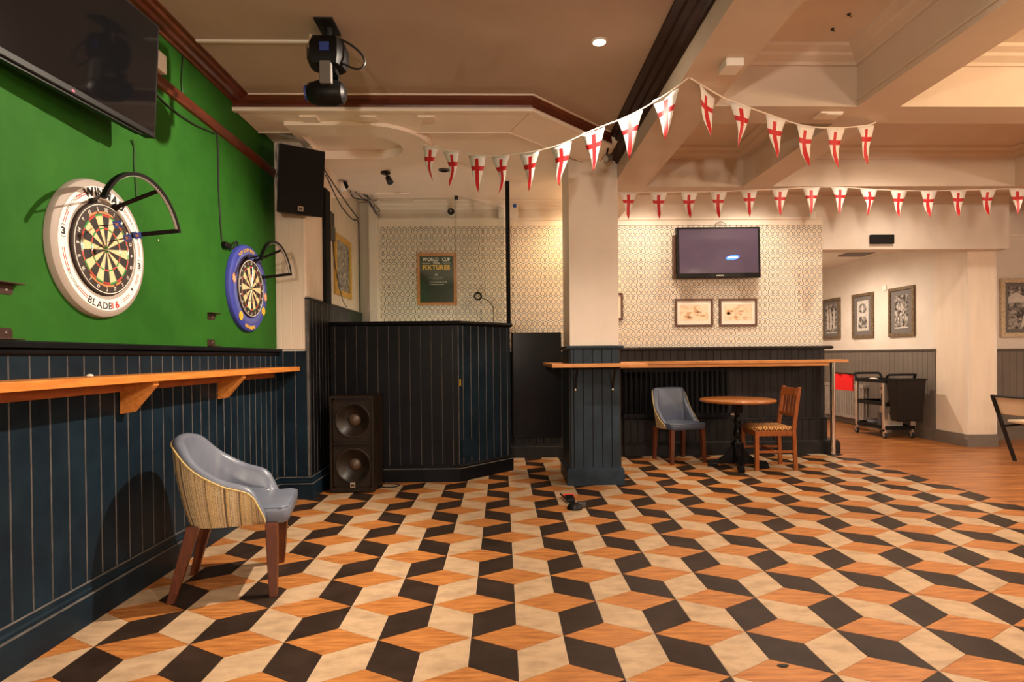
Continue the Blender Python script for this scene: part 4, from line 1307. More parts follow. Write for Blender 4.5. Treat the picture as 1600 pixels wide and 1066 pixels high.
# ------------------------------------------------------------------ back-wall screen and pictures
t = thing('wall_screen', 'switched-on flat screen glowing dim purple on the wallpapered back wall', 'screen', (2.67, 7.1, 2.17))
Mt = frame((2.668, 7.045, 2.50), Vector((1, 0, .006)).normalized(), (0, .04, .999), (0, -1, .04))
MB(Mt).box(-.518, .518, -.318, .308, -.06, 0).build('casing', 'black_plastic', t, bevel=.006)
MB(Mt).box(-.488, .488, -.262, .282, 0, .002).build('panel', 'screen_on', t)
lg = MB(Mt)
lg.add([(.17 + .085 * math.cos(2 * PI * q / 28), -.072 + .030 * math.sin(2 * PI * q / 28) + .012 * math.cos(2 * PI * q / 28), .003) for q in range(28)], [tuple(range(28))])
lg.build('screen_logo', 'screen_blue', t)
l2 = MB(Mt)
text_line(l2, 'SAMSUNG', .17, -.081, .018, Mt, bold=.05, sp=.06, d=.0036)
l2.build('screen_lettering', 'screen_white', t)
l3 = MB(Mt)
text_line(l3, 'SAMSUNG', 0.01, -.296, .013, Mt, bold=.03, sp=.12, d=.001)
l3.build('lettering', 'ink_white', t)
MB().box(2.45, 2.9, 7.10, 7.17, 2.3, 2.7).build('wall_mount', 'black_iron', t)
MB().tube(smooth_path([(2.66, 7.13, 2.80), (2.665, 7.14, 2.86), (2.73, 7.14, 2.89), (2.79, 7.14, 2.86), (2.80, 7.13, 2.80)]), .004, 6).build('cable', 'cable_black', t, smooth=True)
bx(2.128, 2.150, 7.10, 7.17, 2.19, 2.72).build('wall_arm', 'frame_brown', t)
def picture(name, label, M, W, H, fwid, fmat, mount, mw, art, paint, depth=.022, group=None):
    """M: frame whose xy plane is the picture, +z out of the wall"""
    o = M.translation
    t = thing(name, label, 'picture', (o.x, o.y, o.z - H / 2), 0, group)
    fr = MB(M)
    W2, H2 = W / 2, H / 2
    for x0, x1, y0, y1 in ((-W2, W2, H2 - fwid, H2), (-W2, W2, -H2, -H2 + fwid), (-W2, -W2 + fwid, -H2 + fwid, H2 - fwid), (W2 - fwid, W2, -H2 + fwid, H2 - fwid)):
        fr.box(x0, x1, y0, y1, 0, depth)
    fr.build('frame', fmat, t, bevel=min(.004, fwid * .2))
    MB(M).box(-W2 + fwid, W2 - fwid, -H2 + fwid, H2 - fwid, 0, depth * .35).build('mount', mount, t)
    aw, ah = W2 - fwid - mw[0], H2 - fwid - mw[1]
    MB(M).box(-aw, aw, -ah, ah, 0, depth * .42).build('print', art, t)
    if paint:
        paint(M, t, aw, ah, depth * .42)
    return t
def fb(x, z):
    return frame((x, 7.175, z), (1, 0, 0), (0, 0, 1), (0, -1, 0))
def hills(seed):
    def f(M, t, aw, ah, d):
        r = random.Random(seed)
        p = MB(M)
        for q in range(9):
            cx, cy = r.uniform(-.8, .8) * aw, r.uniform(-.75, .2) * ah
            rx, ry = r.uniform(.1, .28) * aw, r.uniform(.08, .2) * ah
            p.add([(cx + rx * math.cos(2 * PI * i / 10) * r.uniform(.7, 1), cy + ry * math.sin(2 * PI * i / 10) * r.uniform(.7, 1), d + .0006) for i in range(10)], [tuple(range(10))])
        p.box(-aw, aw, ah - .004, ah, d, d + .0006)
        p.build('figures', 'sepia_dark', t)
    return f
picture('framed_print', 'left sepia print in brown frame under the back screen', fb(2.397, 1.765), .478, .348, .026, 'frame_brown', 'mount_cream', (.036, .050), 'sepia', hills(3))
picture('framed_print', 'right sepia print in brown frame under the back screen', fb(2.953, 1.763), .478, .348, .026, 'frame_brown', 'mount_cream', (.036, .050), 'sepia', hills(8))
picture('framed_print', 'narrow sliver of a dark-framed picture half hidden by the column', fb(1.36, 1.85), .29, .335, .025, 'frame_brown', 'mount_cream', (.03, .04), 'photo_light', None)
def poster(M, t, aw, ah, d):
    b_ = MB(M)
    b_.box(-aw, aw, ah * .38, ah, d, d + .0008)
    b_.build('heading_band', 'poster_band', t)
    w1 = MB(M)
    text_line(w1, 'WORLD', -aw * .36, ah * .79, ah * .15, M, bold=.03, sp=.05, xs=.86, d=d + .0014)
    text_line(w1, 'CUP', aw * .56, ah * .79, ah * .15, M, bold=.03, sp=.05, xs=.86, d=d + .0014)
    text_line(w1, '2026', -aw * .02, ah * .66, ah * .085, M, bold=.03, xs=1.1, d=d + .0014)
    w1.box(-aw * .86, -aw * .38, ah * .69, ah * .70, d, d + .0014)
    w1.box(aw * .34, aw * .82, ah * .70, ah * .71, d, d + .0014)
    w1.add([(-aw * .12, ah * .23, d + .001), (-aw * .08, ah * .23, d + .001), (aw * .06, ah * .16, d + .001), (aw * .02, ah * .16, d + .001)], [(0, 1, 2, 3)], 0, M)
    w1.add([(-aw * .12, ah * .16, d + .001), (-aw * .08, ah * .16, d + .001), (aw * .06, ah * .23, d + .001), (aw * .02, ah * .23, d + .001)], [(0, 1, 2, 3)], 0, M)
    r = random.Random(4)
    for y, x0, x1, hh in ((.075, -.38, .30, .012), (.01, -.22, .2, .012), (-.13, -.42, .48, .022), (-.23, -.38, .38, .022)):
        x = x0
        while x < x1:
            w_l = r.uniform(.04, .12)
            w1.box(x * aw, (x + w_l) * aw, y * ah, (y + hh) * ah, d, d + .0012)
            x += w_l + .05
    w1.build('white_lettering', 'ink_white', t)
    y1 = MB(M)
    text_line(y1, 'FIXTURES', -aw * .02, ah * .43, ah * .19, M, bold=.045, sp=.05, xs=.92, d=d + .0014)
    y1.build('yellow_lettering', 'ink_yellow', t)
picture('fixtures_poster', 'dark green fixtures poster with yellow heading in a pale wood frame', fb(-.797, 2.20), .487, .641, .036, 'frame_wood', 'poster_green', (.0, .0), 'poster_green', poster, depth=.028)
# items on the booth side wall
Mw = frame((-1.733, 6.37, 2.232), (0, 1, 0), (0, 0, 1), (1, 0, 0))
picture('framed_print', 'gold-framed patterned print on the cream boards behind the glass screen', Mw, .64, .645, .06, 'frame_gold', 'photo_light', (.004, .004), 'photo_bw', None, depth=.02)
t = thing('wall_fitting', 'dark finned metal fitting on the cream boards beside the black post', 'fitting', (-1.70, 5.88, 2.44))
bx(-1.735, -1.70, 5.85, 6.0, 2.44, 2.58).build('fitting_body', 'tool_grey', t)
for q in range(4):
    bx(-1.735, -1.705, 5.855 + q * .037, 5.88 + q * .037, 2.58, 2.70 + .02 * (q % 2)).build('fin', 'tool_grey', t)
cable('wall_cable', smooth_path([(-1.725, 5.99, 2.46), (-1.72, 6.02, 2.25), (-1.705, 6.10, 2.05), (-1.70, 6.25, 1.86), (-1.69, 6.36, 1.80)]), .005, 'cable_black', 'dark cable hanging down beside the gold-framed print')
cable('wall_cable', smooth_path([(-1.73, 5.80, 3.06), (-1.73, 6.3, 2.90), (-1.73, 6.8, 2.86), (-1.73, 7.05, 2.90), (-1.73, 7.10, 2.80), (-1.73, 7.10, 2.3), (-1.73, 7.11, 1.80)]), .006, 'cable_black', 'dark cable slung along the booth side wall under the ceiling')
cable('wall_cable', smooth_path([(-1.73, 5.75, 3.10), (-1.73, 6.2, 3.03), (-1.73, 6.7, 2.97), (-1.73, 7.10, 2.93)]), .006, 'cable_black', 'upper dark cable along the booth side wall under the ceiling')
def dome_cam(label, M, base):
    t = thing('security_camera', label, 'camera', tuple(base), 0, 'dome cameras over the booth')
    MB(M).lathe([(.055, 0), (.055, .05), (.048, .06)], 24).build('housing', 'white_plastic', t, smooth=True)
    MB(M).lathe([(.044, .058), (.040, .078), (.026, .093), (.001, .098)], 20).build('dome', 'black_gloss', t, smooth=True)
    MB(M).lathe([(.012, .085), (.010, .10), (.001, .101)], 12).build('lens', 'wire', t)
dome_cam('white dome camera on the cream side wall above the booth', frame((-1.74, 6.32, 3.09), (0, 1, 0), (-.35, 0, .94), (.94, 0, .35)), (-1.70, 6.32, 3.05))
dome_cam('white dome camera on the back wall above the wallpaper', fb(-.61, 3.02), (-.61, 7.12, 2.96))
t = thing('control_box', 'white electrical box with small blue display high on the back wall', 'box', (.09, 7.13, 2.945))
bx(-.03, .21, 7.12, 7.18, 2.945, 3.16).build('enclosure', 'white_plastic', t, bevel=.005)
bx(.15, .19, 7.117, 7.12, 3.07, 3.11).build('display', 'flight_blue', t)
t = thing('hanging_hoop', 'small black hoop on a bent cable in front of the wallpaper', 'hoop', (-.28, 7.12, 1.6))
MB(frame((-.293, 7.13, 1.985), (1, 0, 0), (0, 0, 1), (0, -1, 0))).torus([(.032, -.01), (.052, -.01), (.052, .01), (.032, .01)], 28).build('hoop', 'black_plastic', t)
MB().tube(smooth_path([(-.25, 7.13, 1.965), (-.17, 7.13, 1.93), (-.11, 7.13, 1.85), (-.10, 7.13, 1.75), (-.11, 7.14, 1.58)]), .006, 6).build('cable', 'cable_black', t, smooth=True)
t = thing('wire_bundle', 'tangle of dark wires hanging from the ceiling corner beside the pipe boxing', 'wires', (-1.6, 7.0, 3.0))
for q in range(7):
    r = random.Random(20 + q)
    x = -1.72 + q * .035
    MB().tube(smooth_path([(x - .02, 6.6 + .05 * q, 3.148), (x + r.uniform(-.05, .05), 6.85, 3.12 + r.uniform(-.02, .01)), (-1.56 + r.uniform(-.04, .04), 6.98, 3.11 + r.uniform(-.03, .02)), (-1.50 + r.uniform(-.03, .05), 7.02, 3.02 + r.uniform(-.03, .02)), (-1.48 + r.uniform(-.03, .03), 7.03, 2.95 + r.uniform(-.03, .03))]), .006, 5).build('wire', 'cable_black' if q % 3 else 'cable_grey', t, smooth=True)
tag(bx(-1.46, -1.05, 6.75, 7.10, 3.138, 3.155).build('ceiling_hatch', 'canopy', bevel=.003), 'flat square hatch board on the ceiling above the booth corner', 'hatch')
t = thing('ceiling_spot', 'small swivel spot lamp on the ceiling over the booth', 'lamp', (-1.17, 6.0, 3.04))
MB(Matrix.Translation((-1.185, 6.02, 3.0))).lathe([(.05, .156), (.05, .140), (.02, .130)][::-1], 16).build('rose', 'black_iron', t)
MB().cyl((-1.18, 6.02, 3.14), (-1.15, 6.02, 3.08), .01, n=8).build('stem', 'black_iron', t)
MB().cyl((-1.16, 6.02, 3.10), (-1.13, 5.98, 3.04), .028, .034, n=14).build('head', 'black_iron', t, smooth=True)
# ------------------------------------------------------------------ moving-head stage light
t = thing('stage_light', 'black moving-head stage light hanging from the brown ceiling', 'stage light', (-1.03, 3.52, 2.79))
bx(-1.075, -.965, 3.40, 3.58, ZC - .012, ZC).build('mounting_plate', 'black_iron', t)
MB().cyl((-1.02, 3.50, ZC - .012), (-1.02, 3.50, 3.14), .022, n=12).build('clamp', 'black_iron', t)
MB(Matrix.Translation((-1.02, 3.52, 0))).loft([[(x * k, y * k, z) for x, y in ((-.09, -.09), (.07, -.09), (.10, -.03), (.105, .05), (.06, .09), (-.07, .09), (-.12, .04), (-.125, -.03))] for k, z in ((.86, 2.985), (1.0, 3.03), (1.0, 3.10), (.82, 3.145))]).build('base', 'black_plastic', t, smooth=True)
bx(-1.05, -.995, 3.422, 3.434, 3.045, 3.095).build('display', 'lens', t)
MB().lathe([(.035, 0), (.035, .03)], 16, M=Matrix.Translation((-1.02, 3.52, 2.96))).build('turntable', 'black_plastic', t)
MB().box(-1.058, -.988, 3.44, 3.475, 2.865, 3.0).build('yoke', 'mount_grey', t, bevel=.006)
MB().box(-1.075, -.975, 3.475, 3.56, 2.95, 2.985).build('yoke_bridge', 'black_plastic', t)
MB().box(-1.058, -.988, 3.60, 3.63, 2.865, 2.985).build('yoke', 'black_plastic', t, bevel=.006)
Mh = frame((-1.03, 3.535, 2.845), (1, 0, 0), (0, 1, 0), (0, 0, 1))
hd = []
for x, r in ((-.125, .045), (-.105, .062), (-.05, .075), (.04, .075), (.085, .060), (.10, .035)):
    hd.append([(x, r * math.cos(2 * PI * q / 12 + .26) * 1.0, r * math.sin(2 * PI * q / 12 + .26)) for q in range(12)])
MB(Mh).loft(hd).build('head', 'black_plastic', t, smooth=30)
MB().lathe([(.042, 0), (.046, .012), (.03, .016)], 16, M=frame((-1.155, 3.535, 2.845), (0, 0, 1), (0, 1, 0), (-1, 0, 0))).build('lens', 'lens', t)
MB().tube(smooth_path([(-.955, 3.50, 3.155), (-.88, 3.49, 3.11), (-.815, 3.49, 3.05), (-.805, 3.49, 2.995), (-.85, 3.49, 2.968), (-.93, 3.49, 3.00)]), .007, 6).build('loop_cable', 'cable_black', t, smooth=True)
for q in range(3):
    MB().cyl((-1.12 + q * .012, 3.45 + q * .02, 3.07), (-1.11 + q * .01, 3.45 + q * .02, 3.15), .006, n=6).build('plug', 'badge', t)
tag(bx(-1.875, -1.14, 3.645, 3.667, ZC - .010, ZC).build('cable_trunking', 'white_plastic'), 'thin white trunking across the ceiling to the stage light', 'trunking')
# ------------------------------------------------------------------ ceiling lamps
names = ['glowing round downlight set in the brown ceiling beside the bunting']
for i, (x, y, z, wts, colr, cone) in enumerate(LAMPS):
    lab = names[0] if i == 0 else ['', 'downlight in the brown ceiling over the near floor', 'downlight in the brown ceiling behind the viewpoint', 'downlight above the back-wall screen, left one', 'downlight above the back-wall screen, right one', 'downlight in front of the lintel over the passage', 'downlight in the first bay right of the beam', 'downlight in the second bay over the wood floor', 'downlight in the wide near bay', 'downlight in the far right bay', 'downlight in the passage ceiling', 'amber downlight behind the column'][i]
    t = thing('downlight', lab, 'lamp', (x, y, z - .012), 0, 'ceiling downlights')
    MB(Matrix.Translation((x, y, z - .012))).torus([(.038, 0), (.047, .002), (.050, .012), (.038, .012)], 24).build('rim', 'white_plastic', t, smooth=True)
    MB(Matrix.Translation((x, y, z - .008))).lathe([(.038, 0), (.038, .007)], 24).build('lamp', 'lamp_glow', t)
    if i == 0:
        FIRST_LAMP = t
    ld = bpy.data.lights.new('downlight_beam', 'SPOT')
    ld.energy = wts
    ld.color = colr
    ld.spot_size = math.radians(cone)
    ld.spot_blend = .7
    ld.shadow_soft_size = .03
    lo = bpy.data.objects.new('downlight_beam', ld)
    COL.objects.link(lo)
    lo.parent = t
    lo.location = (0, 0, -.035)
t = thing('downlight', 'unlit dark round downlight in the ceiling over the booth', 'lamp', (-.575, 5.945, 3.144), 0, 'ceiling downlights')
MB(Matrix.Translation((-.575, 5.945, 3.144))).torus([(.036, 0), (.056, .002), (.060, .012), (.036, .012)], 24).build('rim', 'tool_grey', t, smooth=True)
MB(Matrix.Translation((-.575, 5.945, 3.150))).lathe([(.036, 0), (.036, .006)], 24).build('lamp', 'black_matte', t)
for i, (x, y, z, wts, colr) in enumerate(UNSEEN_PENDANTS):
    t = thing('unseen_pendant', ['added fill pendant behind the viewpoint on the brown ceiling', 'added fill pendant behind the viewpoint over the middle bay', 'added fill pendant over the wood floor on the far right', 'amber globe pendant in the wide near bay'][i], 'lamp', (x, y, z - .1), 0, 'globe pendants')
    zc = ZC if x < 1 else 3.32
    MB().cyl((x, y, z + .11), (x, y, zc), .006, n=8).build('flex', 'cable_black', t)
    MB(Matrix.Translation((x, y, z))).lathe([(.03, .10), (.035, .13), (.02, .15)], 16).build('cap', 'black_iron', t)
    ld = bpy.data.lights.new('unseen_pendant_bulb', 'POINT')
    ld.energy = wts
    ld.color = colr
    ld.shadow_soft_size = .10
    lo = bpy.data.objects.new('unseen_pendant_bulb', ld)
    COL.objects.link(lo)
    lo.parent = t
    lo.location = (0, 0, .1)
t = thing('booth_fill_lamp', 'unseen fill lamp added inside the booth behind the panelled front', 'lamp', (-.75, 6.45, 0))  # hidden lamp and desk added to brighten the canopy from below
bx(-1.3, -.2, 6.30, 6.60, .86, .90).build('desk', 'dark_black', t)
for x in (-1.25, -.25):
    bx(x - .03, x + .03, 6.32, 6.58, 0, .86).build('desk_leg', 'dark_black', t)
MB(Matrix.Translation((-.75, 6.45, .90))).lathe([(.06, 0), (.06, .012), (.012, .02), (.012, .16), (.05, .24), (.055, .25)], 20).build('stand', 'black_iron', t, smooth=True)
ld = bpy.data.lights.new('booth_fill_bulb', 'POINT')
ld.energy = 13
ld.color = WARM
ld.shadow_soft_size = .05
lo = bpy.data.objects.new('booth_fill_bulb', ld)
COL.objects.link(lo)
lo.parent = t
lo.location = (0, 0, 1.24)
fx, fy, fz = .97, 5.30, 3.05
t = thing('spot_fitting', 'small unlit round spot fitting at the beam end above the column', 'lamp', (fx, fy, fz))
fd = Vector((-.79, -.45, -.42)).normalized()
fa = fd.cross(Vector((0, 0, 1))).normalized()
Mfl = frame((fx, fy, fz), fa, fd.cross(fa), fd)
MB(Mfl).lathe([(.018, -.07), (.030, -.06), (.034, 0), (.030, .004)], 20).build('housing', 'mount_grey', t, smooth=True)
MB(Mfl).lathe([(.028, .0035), (.028, .006)], 20).build('lamp', 'cable_grey', t)
MB().cyl((fx, fy, fz + .01), (1.0, fy + .04, 3.17), .008, n=8).build('bracket', 'black_iron', t)
(fx, fy, fz), aim, wts, cone = FLOOD
fd = (Vector(aim) - Vector((fx, fy, fz))).normalized()
ld = bpy.data.lights.new('tilted_beam', 'SPOT')
ld.energy = wts
ld.color = WARM
ld.spot_size = math.radians(cone)
ld.spot_blend = .6
ld.shadow_soft_size = .03
lo = bpy.data.objects.new('tilted_beam', ld)
COL.objects.link(lo)
lo.parent = FIRST_LAMP
lo.location = Vector((fx, fy, fz)) - FIRST_LAMP.location
lo.rotation_euler = fd.to_track_quat('-Z', 'Y').to_euler()
# ------------------------------------------------------------------ bunting
def pennant(parent, c, dirx, W, H, seed, tw):
    """hang a cross-of-red pennant from point c along horizontal direction dirx"""
    r = random.Random(seed)
    dx = Vector(dirx).normalized()
    nz_ = Vector((dx.y, -dx.x, 0))
    bend = r.uniform(-.012, .012)
    rows = [0, .10, .20, .30, .42, .55, .68, .8, .9, 1.0]
    b = .016
    mb = MB()
    vs = []
    ph = r.uniform(0, 6)
    am = r.uniform(.006, .018)
    for t_ in rows:
        hw = W / 2 * (1 - t_) + .0015
        for s in (-1, -1, 1, 1):
            pass
        xs = [-hw, -min(b, hw * .96), min(b, hw * .96), hw]
        for x in xs:
            fold = am * math.sin(ph + x * 30 + t_ * 4) * (.3 + t_) + bend * math.sin(t_ * 3)
            sx = x * (1 - tw * t_) + tw * .10 * math.sin(t_ * 5 + ph) * t_
            vs.append(Vector(c) + dx * sx + nz_ * fold + Vector((0, 0, -H * t_)))
    fs, ms = [], []
    for i in range(len(rows) - 1):
        for j in range(3):
            fs.append((4 * i + j, 4 * i + j + 1, 4 * i + j + 5, 4 * i + j + 4))
            ms.append(1 if (j == 1 and i >= 1) or i == 3 else 0)
    mb.add(vs, fs)
    mb.m = ms
    return mb.build('pennant', ['flag_white', 'flag_red'], parent, solid=.0012, smooth=80)
b1a = [(1.17, 3.54, 2.955), (1.044, 3.629, 2.884), (0.85, 3.765, 2.811), (0.632, 3.919, 2.775), (0.424, 4.065, 2.729), (0.215, 4.212, 2.727), (0.006, 4.36, 2.755), (-0.181, 4.492, 2.803), (-0.391, 4.639, 2.887), (-0.574, 4.768, 2.969), (-0.631, 4.808, 3.0)]
b1b = [(1.175, 3.545, 2.946), (1.467, 3.799, 2.946), (1.61, 3.844, 2.918), (1.89, 3.931, 2.869), (2.14, 4.01, 2.839), (2.402, 4.092, 2.858), (2.676, 4.178, 2.91), (2.767, 4.206, 2.946)]
t = thing('bunting', 'string of red-cross pennants swagged from the booth ceiling over the beam', 'bunting', (1.17, 3.6, 2.6))
MB().tube(smooth_path(b1a, 4), .005, 6).build('cord', 'cord_white', t, smooth=True)
MB().tube(smooth_path(b1b, 4), .005, 6).build('cord', 'cord_white', t, smooth=True)
for i in range(1, 10):
    p, q = Vector(b1a[i - 1]), Vector(b1a[i + 1])
    d = (p - q)
    pennant(t, b1a[i], (d.x, d.y, d.z * .55), .172, .285, i, [.05, .05, .1, .05, .3, .1, .35, .1, .3, .35][i])
pennant(t, (1.32, 3.67, 2.925), (.29, .22, -.10), .18, .285, 33, .1)
for i in range(2, 7):
    p, q = Vector(b1b[i - 1]), Vector(b1b[i + 1])
    d = (q - p)
    pennant(t, b1b[i], (d.x, d.y, d.z * .7), .172, .285, 40 + i, .15)
xs2 = [1.286, 1.596, 1.907, 2.205, 2.518, 2.838, 3.159, 3.454, 3.756, 4.07, 4.38, 4.69, 5.0, 5.31, 5.62]
zs2 = [2.888, 2.887, 2.889, 2.892, 2.905, 2.917, 2.933, 2.935, 2.915, 2.90, 2.895, 2.90, 2.91, 2.915, 2.90]
t = thing('bunting', 'straight row of red-cross pennants strung in front of the back-wall screen', 'bunting', (3.0, 5.82, 2.6))
MB().tube(smooth_path([(1.15, 5.83, 2.882)] + [(x, 5.82, z) for x, z in zip(xs2, zs2)] + [(5.9, 5.82, 2.94)], 3), .005, 6).build('cord', 'cord_white', t, smooth=True)
for i, (x, z) in enumerate(zip(xs2, zs2)):
    pennant(t, (x, 5.82, z), (1, 0, 0), .172, .27, 70 + i, .04)
# ------------------------------------------------------------------ fittings on beams
t = thing('motion_sensor', 'small white box fixed under the main beam above the bunting', 'sensor', (1.35, 3.36, 2.90))
bx(1.30, 1.405, 3.30, 3.42, 2.905, 2.95).build('body', 'white_plastic', t, bevel=.005)
t = thing('ceiling_bracket', 'flat grey bracket plate under the cross beam near the bunting', 'bracket', (2.33, 4.08, 2.93))
bx(2.26, 2.42, 4.03, 4.14, 2.937, 2.95).build('plate', 'canopy', t)
bx(2.30, 2.41, 4.02, 4.045, 2.925, 2.937).build('tab', 'white_plastic', t)
for x, y in ((2.14, 3.50), (2.13, 3.66)):
    t = thing('ceiling_hook', 'small dark hook in the bay ceiling near the %s' % ('cross beam' if y > 3.5 else 'bay middle'), 'hook', (x, y, 3.28))
    MB().cyl((x, y, 3.312), (x, y, 3.32), .008, .012, n=10).build('cup', 'black_iron', t)
    MB().tube([(x, y, 3.312), (x + .010, y, 3.308), (x + .014, y, 3.302)], .003, 6).build('hook', 'black_iron', t)
tag(bx(4.65, 4.95, 7.165, 7.2, 2.615, 2.73).build('wall_sign', 'black_plastic', bevel=.004), 'dark plate on the lintel over the passage opening', 'plate')
tag(bx(5.45, 5.85, 8.9, 9.25, 2.80, 2.82).build('air_vent', 'mount_grey', bevel=.004), 'dark square vent in the passage ceiling', 'vent')
tag(bx(3.86, 3.94, 7.14, 7.176, 2.92, 3.02).build('sensor_box', 'white_plastic', bevel=.004), 'small cream sensor box above the wallpaper near the passage', 'sensor')
# ------------------------------------------------------------------ passage: pictures, switch, trolley
def fc(y, z):
    return frame((6.078, y, z), (0, -1, 0), (0, 0, 1), (-1, 0, 0))
def arches(M, t, aw, ah, d):
    p = MB(M)
    for k in (-1, 0, 1):
        x0 = k * aw * .6
        p.add([(x0 - aw * .16, -ah * .7, d + .001), (x0 + aw * .16, -ah * .7, d + .001), (x0 + aw * .16, ah * .3, d + .001), (x0, ah * .75, d + .001), (x0 - aw * .16, ah * .3, d + .001)], [(0, 1, 2, 3, 4)])
    p.box(-aw, aw, -ah, -ah * .93, d, d + .001)
    p.build('figures', 'photo_light', t)
def medal(M, t, aw, ah, d):
    p = MB(M)
    p.add([(aw * .7 * math.cos(2 * PI * i / 20), ah * .48 + ah * .33 * math.sin(2 * PI * i / 20), d + .001) for i in range(20)], [tuple(range(20))])
    p.add([(-aw * .75, -ah * .85, d + .001), (aw * .75, -ah * .85, d + .001), (aw * .75, -ah * .3, d + .001), (aw * .5, -ah * .05, d + .001), (-aw * .5, -ah * .05, d + .001), (-aw * .75, -ah * .3, d + .001)], [(0, 1, 2, 3, 4, 5)])
    p.build('figures', 'photo_bw', t)
    q = MB(M)
    q.add([(aw * .18 * math.cos(2 * PI * i / 12), ah * .48 + ah * .22 * math.sin(2 * PI * i / 12), d + .002) for i in range(12)], [tuple(range(12))])
    q.build('highlight', 'photo_light', t)
def crowd(M, t, aw, ah, d):
    p = MB(M)
    r = random.Random(9)
    for i in range(14):
        cx, cy = r.uniform(-.8, .8) * aw, r.uniform(-.5, .5) * ah
        p.add([(cx + aw * .12 * math.cos(2 * PI * k / 8), cy + ah * .10 * math.sin(2 * PI * k / 8), d + .001) for k in range(8)], [tuple(range(8))])
    p.box(-aw, aw, -ah, -ah * .92, d, d + .001)
    p.build('figures', 'photo_light', t)
picture('framed_photo', 'grey-framed photo of tall arches, nearest the wallpapered wall in the passage', fc(10.52, 1.87), .585, .745, .048, 'frame_dark', 'mount_grey', (.075, .06), 'photo_bw', arches, depth=.03)
picture('framed_photo', 'grey-framed print with a dark oval, middle one on the passage wall', fc(9.58, 1.865), .57, .75, .048, 'frame_dark', 'mount_grey', (.085, .075), 'photo_light', medal, depth=.03)
picture('framed_photo', 'grey-framed photo of a crowd, nearest the pier on the passage wall', fc(8.64, 1.86), .565, .752, .048, 'frame_dark', 'mount_grey', (.085, .075), 'photo_bw', crowd, depth=.03)
t = thing('light_switch', 'small white switch plate between two photos on the passage wall', 'switch', (6.07, 9.03, 2.22))
bx(6.066, 6.08, 8.985, 9.075, 2.22, 2.31).build('plate', 'white_plastic', t, bevel=.003)
bx(6.062, 6.066, 9.02, 9.04, 2.25, 2.28).build('rocker', 'white_trim', t)
def tworow(M, t, aw, ah, d):
    p = MB(M)
    p.box(-aw, aw, -.012, .012, d, d + .001)
    p.build('divider', 'mount_grey', t)
    q = MB(M)
    q.add([(-aw * .5, -ah * .9, d + .001), (-aw * .2, -ah * .9, d + .001), (-aw * .25, -ah * .4, d + .001), (-aw * .32, -ah * .2, d + .001), (-aw * .4, -ah * .4, d + .001)], [(0, 1, 2, 3, 4)])
    q.add([(-aw, ah * .25, d + .001), (aw, ah * .25, d + .001), (aw, ah * .95, d + .001), (aw * .2, ah * .8, d + .001), (-aw * .3, ah * .5, d + .001), (-aw * .7, ah * .75, d + .001), (-aw, ah * .5, d + .001)], [(0, 1, 2, 3, 4, 5, 6)])
    q.build('figures', 'photo_light', t)
picture('framed_photo', 'pale ornate frame holding two photos on the wall right of the pier', frame((7.46, 7.948, 1.853), (1, 0, 0), (0, 0, 1), (0, -1, 0)), .95, .822, .06, 'frame_pale', 'mount_grey', (.055, .055), 'photo_bw', tworow, depth=.035)
t = thing('clearing_trolley', 'black three-tier clearing trolley with bin against the passage wall', 'trolley', (5.72, 8.45, 0))
for z, m_ in ((.80, 'trolley_black'), (.47, 'trolley_black'), (.13, 'trolley_black')):
    tr = MB()
    tr.box(5.50, 5.93, 8.16, 8.90, z, z + .012)
    for x0, x1, y0, y1 in ((5.50, 5.93, 8.16, 8.175), (5.50, 5.93, 8.885, 8.90), (5.50, 5.515, 8.175, 8.885), (5.915, 5.93, 8.175, 8.885)):
        tr.box(x0, x1, y0, y1, z + .012, z + .055)
    tr.build('tray', m_, t, bevel=.004)
for x, y in ((5.515, 8.20), (5.915, 8.20), (5.515, 8.86), (5.915, 8.86)):
    hw = .036 if y < 8.5 else .022
    bx(x - hw, x + hw, y - .022, y + .022, .13, .80).build('post', 'alu', t, bevel=.006)
    MB().cyl((x, y, .095), (x, y, .13), .012, n=8).build('caster_stem', 'alu', t)
    MB().box(x - .022, x + .022, y - .008, y + .03, .06, .098).build('caster_fork', 'alu', t)
    MB().cyl((x - .014, y + .012, .045), (x + .014, y + .012, .045), .045, n=18).build('wheel', 'rubber', t, smooth=True)
    MB().cyl((x - .016, y + .012, .045), (x + .016, y + .012, .045), .022, n=14).build('hub', 'wheel_grey', t, smooth=True)
for y0, s in ((8.20, -1), (8.86, 1)):
    MB().tube(smooth_path([(5.515, y0, .83), (5.515, y0 + s * .06, .91), (5.56, y0 + s * .08, .925), (5.87, y0 + s * .08, .925), (5.915, y0 + s * .06, .91), (5.915, y0, .83)]), .017, 8).build('handle', 'trolley_black', t, smooth=True)
bn = MB()
bn.loft([[(5.55, 7.98, .27), (5.90, 7.98, .27), (5.90, 8.13, .27), (5.55, 8.13, .27)], [(5.50, 7.94, .865), (5.93, 7.94, .865), (5.93, 8.15, .865), (5.50, 8.15, .865)]])
bn.build('bin', 'bin_dark', t, bevel=.008)
bx(5.49, 5.94, 7.93, 8.155, .855, .872).build('bin_rim', 'trolley_black', t, bevel=.004)
tag(MB().loft([[(5.51 + .03 * math.sin(q * 1.7), 8.97 + q * .075, z) for q in range(7)] + [(5.53 + .03 * math.sin(q * 1.7), 8.97 + q * .075, z) for q in range(6, -1, -1)] for z in (.64, .74, .84, .90)]).build('red_cloth', 'cloth_red', smooth=True), 'bright red cloth hanging beside the black trolley', 'cloth')
tag(MB().tube([(5.52, 8.93, .905), (5.52, 9.5, .915)], .012, 8).build('rail', 'trolley_black', smooth=True), 'thin black rail carrying the red cloth behind the trolley', 'rail')
